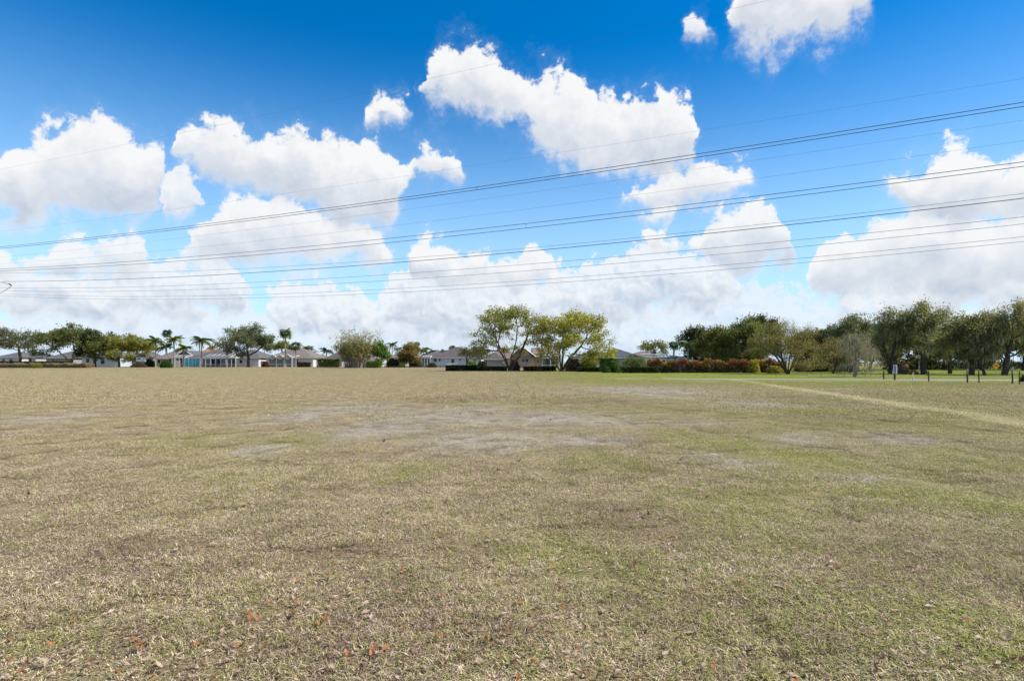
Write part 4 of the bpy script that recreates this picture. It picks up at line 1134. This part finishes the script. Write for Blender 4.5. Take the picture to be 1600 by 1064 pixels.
cage('wide white pool cage with sloping glass like roof right of the turquoise wall', 313, 353, 170, 560.5, 6, 5, 1.35)
house('house', 'white hip roofed house behind the grey oak', 355, 404, 182, 559, 546, 'hip', 15, ST_WHITE, RF_GREY, [(358, 367, 562, 571, 2), (374, 379, 562, 568)])
cage('narrow white screened porch left of the grey oak trunk', 355, 368, 176, 560, 4, 2, .5)
house('house', 'tan hip roofed house behind the fan palm with lit white wall', 416, 489, 184, 559, 543, 'hip', 16, ST_WHITE, RF_TAN, [(460, 466, 561, 570)])
cage('white pool cage with three zigzag gables', 420, 456, 172, 558.5, 6, 3, .6, gables=3)
house('house', 'small pink roofed house between tan roof and bamboo', 486, 506, 212, 559, 554, 'hip', 10, ST_CREAM, RF_PINK)
house('house', 'dark brown hip roofed house left of the bamboo', 505, 534, 190, 562, 550, 'hip', 14, ST_GREY, RF_BROWN, [(512, 520, 564, 571)])
house('house', 'white house corner showing right of the bamboo', 566, 590, 186, 562, 554, 'hip', 10, ST_WHITE, RF_TAN)
house('house', 'pink roofed house behind the shrub row right of the bright green tree', 604, 632, 206, 561, 552, 'hip', 12, ST_GREY, RF_PINK, [(608, 613, 563, 568)])
house('house', 'pink roofed house between the round tan tree and white house', 648, 674, 200, 560, 552.5, 'hip', 12, ST_CREAM, RF_PINK)
# white house
house('house', 'white walled house with grey brown hip roof left of largest oak', 672, 752, 168, 558.5, 542, 'hip', 18, ST_BLUE, RF_BROWN, [(677, 683, 559.5, 566), (685, 689, 560, 565), (704.5, 710.5, 560.5, 572), (717, 721, 560, 564), (728, 733, 560.5, 568), (740, 744, 560.5, 568)])
house('house', 'lower grey wing left of the white walled house', 656, 700, 176, 558.8, 549, 'hip', 14, ST_BLUE, RF_GREY)
cage('narrow white screen porch at the left end of the white house', 659, 672, 164, 559, 4, 3, .6)
def low_wall():
    Y = 150; xa, xb = X(697, Y), X(713, Y); xc = (xa + xb) / 2; bz = zt(xc, Y); W = (xb - xa) / 2
    root = empty('low_wall', (xc, Y, bz), 'bright white low wall at the foot of the white house', 'wall')
    m = MB(); m.box(-W, W, 0, .2, -.2, Z(568, Y) - bz); m.build('panel', M_WHITE, root)
    m = MB(); m.box(-W - .06, W + .06, -.05, .25, Z(568, Y) - bz + .002, Z(567.3, Y) - bz); m.build('coping', M_WHITE, root)
low_wall()
house('house', 'small brown roofed wing with dark window left of the largest oak trunk', 756, 786, 150, 561, 551, 'hip', 10, ST_GREY, RF_BROWN, [(758, 762, 562.5, 570)])
house('house', 'long pink brown roof behind the largest oak', 760, 812, 190, 559, 543, 'hip', 16, ST_TAN, RF_PINK)
house('house', 'tan house with gable end and twin white windows', 799, 834, 148, 557, 541.5, 'front', 12, ST_TAN, RF_PINK, [(814, 826.5, 560, 566.5, 2)])
house('house', 'tan house wing with pink roof behind the small pool cage', 834, 874, 152, 557, 543.5, 'side', 12, ST_TAN, RF_PINK, [(838, 842, 561, 567), (852, 866, 560, 573, 3)], door=(844, 850, 560))
cage('small white pool cage right of the tan gable house', 847, 873, 140, 560, 6, 2, .9)
house('house', 'white house behind the yellow green shrub', 898, 938, 136, 560, 552, 'hip', 10, ST_WHITE, RF_SLATE, [(930, 933, 564, 570)])
house('house', 'blue grey roofed house behind the clipped bushes', 938, 1004, 150, 559, 545, 'hip', 16, ST_GREY, RF_SLATE)
house('house', 'pink roofed house far behind the twiggy shrub tree', 986, 1034, 186, 558, 549, 'hip', 14, ST_CREAM, RF_PINK)
cage('long pool cage with pale sloping roof above the croton hedge', 1010, 1052, 112, 562.5, 6, 7, 1.25)
house('house', 'slate roofed house with small white gable above the croton hedge', 1040, 1080, 122, 563, 555, 'hip', 9, ST_GREY, RF_SLATE)
house('gable_porch', 'white trimmed little gable porch above the croton hedge', 1056, 1071, 112, 564, 556.5, 'front', 8, ST_WHITE, RF_SLATE, [(1060, 1067, 564, 568)], ov=.3)

# low fence line in front of the middle houses
def rail_fence():
    Y = 148; x0, x1 = X(600, Y), X(696, Y); xc = (x0 + x1) / 2; bz = zt(xc, Y)
    root = empty('rail_fence', (xc, Y, bz), 'low brown rail fence in front of the white house yard', 'fence')
    W = (x1 - x0) / 2
    for i in range(13):
        x_ = -W + 2 * W * i / 12; p_ = MB(); p_.box(x_ - .05, x_ + .05, -.05, .05, -.2, .55); p_.build('post', M_POST, root)
    for z_ in (.2, .42):
        p_ = MB(); p_.box(-W, W, -.075, -.052, z_, z_ + .09); p_.build('rail', M_POST, root)
rail_fence()

# ------------------------------------------------------------------ posts, stakes and signs along the path
def post(label, px, top, base, w, mat=M_POST, name='fence_post', cap=None, group='dark posts along the path', cat='post'):
    Y = EYE * F / (base - HOR); x_ = X(px, Y); bz = zt(x_, Y); H = Z(top, Y) - bz; r = w * .85 / F * Y / 2
    root = empty(name, (x_, Y, bz), label, cat, group)
    V, Fq = tube_mesh(np.array([[0, 0, -.25], [.01, 0, H * .3], [-.005, .01, H * .7], [.01, 0, H - .05], [.01, 0, H], [.01, 0, H + .02]]), [r * 1.05, r, r * .97, r * .95, r * .85, r * .05], 8)
    link('shaft', mesh_np('shaft', V, Fq, mat, smooth_sh=True), root)
    if cap:
        V, Fq = tube_mesh(np.array([[.01, 0, H - cap[1]], [.01, 0, H - .01], [.01, 0, H + .03], [.01, 0, H + .035]]), [r * 1.12, r * 1.12, r, .005], 8)
        link('cap', mesh_np('cap', V, Fq, cap[0], smooth_sh=True), root)
    return root
M_ORANGE = plain('orange_paint', (.6, .22, .06), .6)
post('short dark post left of the blue and white sign', 1381, 580, 593, 2.2)
post('white marker post with orange cap on the path edge', 1426.5, 582, 596, 2.2, M_WHITE, 'marker_post', (M_ORANGE, .12), group=None)
post('dark post right of the white marker post', 1451, 580, 596, 2.2)
post('tall dark post with weathered grey top, left of a pair', 1511.5, 578, 598, 2.6, cap=(M_POSTL, .35))
post('dark post of the pair nearer the yellow sign', 1529.5, 579, 598.5, 2.0)
post('thickest dark post with blue grey top near the right edge', 1582, 574, 600, 2.4, cap=(plain('blue_grey_paint', (.22, .28, .36), .6), .45))
post('last dark post at the right edge of the picture', 1593, 580, 600.5, 2.0)
for px, top, base, lab in ((1261, 582, 588, 'leftmost thin stake on the lawn below the vase tree'), (1283, 581, 589, 'thin stake right of the wide vase tree'), (1310.5, 582, 590, 'thin stake left of the bare grey tree'), (1319.5, 582, 590, 'stake closest to the bare grey tree trunk')):
    post(lab, px, top, base, 1.2, M_POSTL, 'stake', group='thin stakes on the lawn', cat='stake')
post('pale slender pipe beside the tallest oak trunk', 1436, 564, 586, 1.4, M_POSTL, 'pipe_post', group=None, cat='pole')
post('dark slim utility post left of the white shed, first of two', 166, 558, 574.6, 1.0, M_POST, 'utility_post', group='slim posts by the light green tree')
post('dark slim utility post left of the white shed, second of two', 169.5, 556, 574.6, 1.0, M_POST, 'utility_post', group='slim posts by the light green tree')

def info_sign():
    base = 594.0; Y = EYE * F / (base - HOR); x_ = X(1398, Y); k = Y / F
    root = empty('information_sign', (x_, Y, 0), 'tall blue and white sign panel on a dark post', 'sign')
    m = MB(); m.box(-1.0 * k, 1.0 * k, -.05, .05, -.2, Z(583.5, Y)); m.build('post', M_POST, root)
    m = MB(); m.box(-3.0 * k, 3.0 * k, -.10, -.055, Z(584, Y), Z(570, Y)); p_ = m.build('panel', plain('sign_white', (.48, .53, .58), .5), root)
    m = MB(); m.box(-1.9 * k, .6 * k, -.108, -.103, Z(583.5, Y), Z(571, Y)); m.build('blue_stripe', plain('sign_blue', (.05, .10, .22), .5), p_)
info_sign()
def diamond_sign():
    Y = 86.0; x_ = X(1556.2, Y); k = Y / F; zc = Z(571.2, Y); h = 6.0 * k
    root = empty('warning_sign', (x_, Y, 0), 'yellow diamond road warning sign on a grey post', 'sign')
    m = MB(); m.box(-.04, .04, -.03, .03, -.2, zc + h * .6); m.build('post', plain('galvanised', (.42, .42, .41), .5, .4, metal=.3), root)
    def dia(s, y0, y1, mt, name, par):
        m = MB(); c = [(-s, 0), (0, -s), (s, 0), (0, s)]
        m.poly([(a, y0, zc + b) for a, b in c]); m.poly([(a, y1, zc + b) for a, b in c][::-1])
        for i in range(4):
            (a, b), (c_, d_) = c[i], c[(i + 1) % 4]; m.poly([(a, y0, zc + b), (a, y1, zc + b), (c_, y1, zc + d_), (c_, y0, zc + d_)])
        return m.build(name, mt, par)
    M_Y = plain('sign_yellow', (.82, .42, .02), .5, .4, .04); M_K = plain('sign_black', (.12, .055, .008), .5)
    pl = dia(h, -.045, -.031, M_Y, 'plate', root)
    # the lettering is two dark blocks at this distance
    m = MB()
    for a, b in ((-.50, -.06), (.02, .48)): m.box(a * h, b * h, -.052, -.0455, zc - .12 * h, zc + .12 * h)
    m.build('lettering', M_K, pl)
diamond_sign()

# ------------------------------------------------------------------ power lines
K_ = 0.42                                     # all wires run parallel: y = D - K_ * x
def wire_point(px, py, Dw):
    u = (px - 800) / F; y = Dw / (1 + K_ * u)
    return u * y, y, Z(py, y)
def wire(label, Dw, left, mid, right, r, group, x_left=None, xs=(0, 800, 1600), spacers=(), other=None):
    p = [wire_point(a, b, Dw) for a, b in zip(xs, (left, mid, right))]
    co = np.polyfit([q[0] for q in p], [q[2] for q in p], 2)
    xl = p[0][0] * 1.5 if x_left is None else wire_point(x_left, 0, Dw)[0]
    xr = max(p[2][0] * 2.2, 60)
    X_ = np.linspace(xl, xr, 90); pts = np.stack([X_, Dw - K_ * X_, np.polyval(co, X_)], -1)
    V, Fq = tube_mesh(pts, r, 6)
    o = link('power_line', mesh_np('power_line', V, Fq, M_WIRE, smooth_sh=True))
    tag(o, label, 'power line', group)
    for (px, py2) in spacers:
        u = (px - 800) / F; y = Dw / (1 + K_ * u); x_ = u * y; z_ = np.polyval(co, x_); z2 = Z(py2, y)
        m = MB(); m.bar((x_, y, z_ + .03), (x_, y, z2 - .02), .02, 6); m.build('spacer', M_WIRE, o)
    return o, co
WG1, WG2 = 'heavy paired power lines', 'thin overhead wires'
wire('upper wire of the highest heavy pair crossing the sky', 52, 386, 284.5, 160, .026, WG1, spacers=((745, 296.5),))
wire('lower wire of the highest heavy pair crossing the sky', 52.4, 388.5, 289, 166.5, .026, WG1)
wire('upper wire of the middle heavy pair crossing the sky', 66, 420.5, 352, 253, .029, WG1, spacers=((822, 357),))
wire('lower wire of the middle heavy pair crossing the sky', 66.5, 423.5, 359, 260, .029, WG1)
wire('thick single wire below the middle heavy pair', 82, 440, 395, 310, .042, 'single thick power line', x_left=4)
wire('thin wire just above the thick single wire', 81, 426, 390, 302.5, .020, WG2)
wire('upper wire of the fainter pair below the thick wire', 94, 450, 415, 339, .026, WG2)
wire('lower wire of the fainter pair below the thick wire', 94.6, 454, 425, 350, .026, WG2)
wire('upper wire of the lowest pair over the treetops', 104, 459, 440, 370, .026, WG2)
wire('lower wire of the lowest pair over the treetops', 104.6, 462, 446.5, 377.5, .026, WG2)
wire('topmost thin wire rising out through the top of the picture', 40, 265, 94, 1, .0045, WG2, xs=(0, 800, 1200))
wire('faint wire above the highest heavy pair', 56, 362, 250, 123, .0055, WG2)
wire('faint wire just below the highest heavy pair', 62, 402, 305, 188, .007, WG2)
wire('faint wire midway between the two heavy pairs', 64, 412.5, 330, 220, .008, WG2)
# jumper loop at the dead end of the thick wire (its pole stands outside the picture)
def jumper():
    y = wire_point(0, 440, 82)[1]; k = y / F
    P3 = lambda px, py: (X(px, y), y - .2, Z(py, y))
    root = empty('line_pole', (X(-34, y), y, zt(X(-34, y), y)), 'jumper loop of a power pole at the left edge of the sky', 'utility pole')
    iv = Matrix.Translation(-Vector(root.location))
    def tub(name, pts, r, mat):
        pts = np.array([list(iv @ Vector(q)) for q in pts]); V, Fq = tube_mesh(pts, r, 6); return link(name, mesh_np(name, V, Fq, mat, smooth_sh=True), root)
    def loop(c):
        c = np.array(c, float); t_ = np.linspace(0, len(c) - 1, 40)
        return np.stack([np.interp(t_, range(len(c)), c[:, j]) for j in range(3)], -1)
    tub('jumper_wire', loop([P3(a, b) for a, b in ((-34, 439), (-10, 440.2), (4, 441.5), (14, 444), (19, 445), (19.5, 447), (15, 450), (8, 455), (0, 458.5), (-20, 465))]), .05, M_WIRE)
    tub('clamp', [P3(15, 443.2), P3(18.5, 446)], .14, M_WIRE)
    bx, by, bz = root.location
    tub('pole', [(bx, y, bz - .5), (bx, y, 12), (bx, y, Z(395, y))], [.42, .34, .24], M_POSTL)
    tub('crossarm', [(bx - 3, y + 1.2, Z(438, y)), (bx + .8, y - .3, Z(438, y))], .12, M_POSTL)
jumper()

# ------------------------------------------------------------------ fallen leaves in the foreground
def dead_leaf(L_, w, curl, fold, mat_, seed):
    r_ = np.random.default_rng(seed); V, Fq = [], []
    n = 6
    for i in range(n + 1):
        t_ = i / n; ww = w * math.sin(math.pi * (0.04 + .92 * t_)) ** .8 * (1 + .12 * r_.normal())
        z_ = curl * (t_ - .5) ** 2 * L_ * 2.2 + .006 * r_.normal() * L_ * 4
        for s_ in (-1, 0, 1):
            V.append((L_ * (t_ - .5), s_ * ww / 2, z_ + abs(s_) * fold * ww * .5 + (.05 * ww * r_.normal() if s_ else 0)))
    for i in range(n):
        for j in range(2):
            b = i * 3 + j; Fq.append((b, b + 1, b + 4, b + 3))
    V = np.array(V); V[:, 2] -= V[:, 2].min()
    # stalk
    b = len(V); V = np.vstack([V, [(-L_ * .5, -.0012, V[1][2]), (-L_ * .5, .0012, V[1][2]), (-L_ * .72, .001, V[1][2] + .004), (-L_ * .72, -.001, V[1][2] + .004)]]); Fq.append((b, b + 1, b + 2, b + 3))
    return mesh_np('fallen_leaf', V, np.array(Fq), mat_, smooth_sh=True)
def dead_mat(name, c1, c2, tr=.25):
    m, nt, o = new_mat(name)
    tcn = nt.nodes.new('ShaderNodeTexCoord'); oi = nt.nodes.new('ShaderNodeObjectInfo')
    n1 = noise(nt, vmt(nt, 'ADD', tcn.outputs['Object'], nd(nt, 'ShaderNodeCombineXYZ', {0: oi.outputs['Random']}).outputs[0]), 45, 4)
    c = mix(nt, smooth(nt, n1, .3, .7), c1, c2)
    c = mix(nt, mth(nt, 'MULTIPLY', oi.outputs['Random'], .5), c, mix(nt, 1.0, c, (.6, .55, .5), 'MULTIPLY'))
    b = nd(nt, 'ShaderNodeBsdfPrincipled', {'Base Color': c, 'Roughness': .55, 'Specular IOR Level': .3}); t_ = nd(nt, 'ShaderNodeBsdfTranslucent', {'Color': c})
    nt.links.new(nd(nt, 'ShaderNodeMixShader', {0: tr, 1: b.outputs[0], 2: t_.outputs[0]}).outputs[0], o.inputs[0])
    return m
M_LO = dead_mat('leaf_orange', (.30, .12, .045), (.50, .23, .085), .3)
M_LT = dead_mat('leaf_tan', (.38, .27, .18), (.66, .52, .39))
M_LB = dead_mat('leaf_brown', (.10, .055, .03), (.26, .14, .08))
LEAVES = {'orange': [dead_leaf(1, .42, .5, .35, M_LO, 1), dead_leaf(1, .34, .9, .6, M_LO, 2), dead_leaf(1, .5, -.4, .3, M_LO, 3)],
          'tan': [dead_leaf(1, .40, .4, .3, M_LT, 4), dead_leaf(1, .30, 1.0, .7, M_LT, 5), dead_leaf(1, .46, -.5, .4, M_LT, 6), dead_leaf(1, .22, .4, 1.1, M_LT, 7)],
          'brown': [dead_leaf(1, .36, 1.1, .8, M_LB, 8), dead_leaf(1, .42, -.5, .5, M_LB, 9)]}
LLAB = {'orange': 'orange brown fallen oak leaf on the foreground grass', 'tan': 'dry tan fallen oak leaf on the foreground grass', 'brown': 'dark brown curled fallen leaf on the foreground grass'}
def put_leaf(kind, x_, y_, L_, label=None, lift=.012):
    me = LEAVES[kind][rng.integers(len(LEAVES[kind]))]
    o = link('fallen_leaf', me, None, (x_, y_, zt(x_, y_) + lift))
    o.scale = (L_, L_, L_); o.rotation_euler = (rng.normal(0, .16), rng.normal(0, .16), rng.random() * 6.283)
    tag(o, label or LLAB[kind], 'leaf', None if label else kind + ' leaves fallen on the foreground grass')
nl = 0
for px, py, s_, lab in [(386, 966, .085, 'brightest orange leaf of the overlapping pair, lower left foreground'), (393, 976, .08, 'lower orange leaf of the overlapping pair, lower left foreground'),
                   (506, 981, .085, None), (500, 988, .06, None), (165, 916, .075, None), (432, 892, .06, None), (404, 914, .05, None), (462, 951, .06, None), (414, 949, .06, None), (375, 1021, .08, None), (414, 1022, .055, None), (82, 1006, .07, None), (20, 1030, .06, None), (28, 1056, .07, None), (220, 1017, .085, None),
                   (708, 971, .055, None), (727, 999, .065, None), (793, 996, .065, None), (760, 1017, .06, None), (633, 996, .055, None), (582, 1028, .08, None), (580, 1040, .06, None), (602, 1028, .06, None), (543, 1038, .06, None), (695, 1056, .055, None), (729, 901, .05, None), (875, 928, .055, None), (512, 910, .05, None), (1113, 1040, .06, None), (834, 1047, .055, None), (1246, 972, .05, None), (780, 918, .05, None)]:
    x_, y_ = gp(px, py); put_leaf('orange', x_, y_, s_ * .95, lab, .028); nl += 1
for px, py, s_ in [(320, 898, .06), (211, 913, .055), (461, 996, .065), (436, 970, .055), (1065, 1030, .055), (773, 941, .045), (260, 1021, .06), (252, 1052, .07), (58, 1041, .075), (75, 1040, .07), (1446, 1030, .07), (1570, 1006, .08), (1120, 880, .05), (1172, 862, .05), (1475, 1018, .06)]:
    x_, y_ = gp(px, py); put_leaf('tan', x_, y_, s_, None, .028); nl += 1
for px, py in [(600, 692), (810, 728), (1063, 721), (778, 740), (1103, 783), (1243, 657), (1012, 809), (1340, 818), (860, 660), (700, 789), (45, 780), (990, 890), (1050, 852)]:
    x_, y_ = gp(px, py); put_leaf('brown', x_, y_, .10, None, .03); nl += 1
while nl < 300:
    py = 1064 - 290 * rng.random() ** 1.7; px = rng.uniform(-20, 1620)
    x_, y_ = gp(px, py)
    if y_ < 2.6: continue
    kd = rng.choice(['tan', 'orange', 'brown'], p=[.80, .03, .17] if px > 900 else [.72, .11, .17])
    put_leaf(kd, x_, y_, rng.uniform(.03, .065), None, rng.uniform(.018, .032)); nl += 1
# the rest of the litter, too small to pick apart
C = []
while len(C) < 5200:
    py = 1080 - 420 * rng.random() ** .8; px = rng.uniform(-60, 1660)
    x_, y_ = gp(px, py); C.append((x_, y_, zt(x_, y_) + rng.uniform(.012, .034)))
C = np.array(C); a = unit(len(C)); a[:, 2] *= .3; b = np.cross(a, unit(len(C))); b[:, 2] *= .35
s_ = rng.uniform(.014, .038, len(C))[:, None]; a *= s_; b *= s_ * .55
V = np.stack([C - a, C + b + [0, 0, .004], C + a, C - b + [0, 0, .004]], 1).reshape(-1, 3)
tag(link('leaf_litter', mesh_np('leaf_litter', V, np.arange(len(V)).reshape(-1, 4), [M_LT, M_LB, M_LO], mat_idx=rng.choice([0, 1, 2], len(C), p=[.62, .28, .10]))), 'small scraps of dead leaf strewn over the near grass', 'leaf litter', kind='stuff')
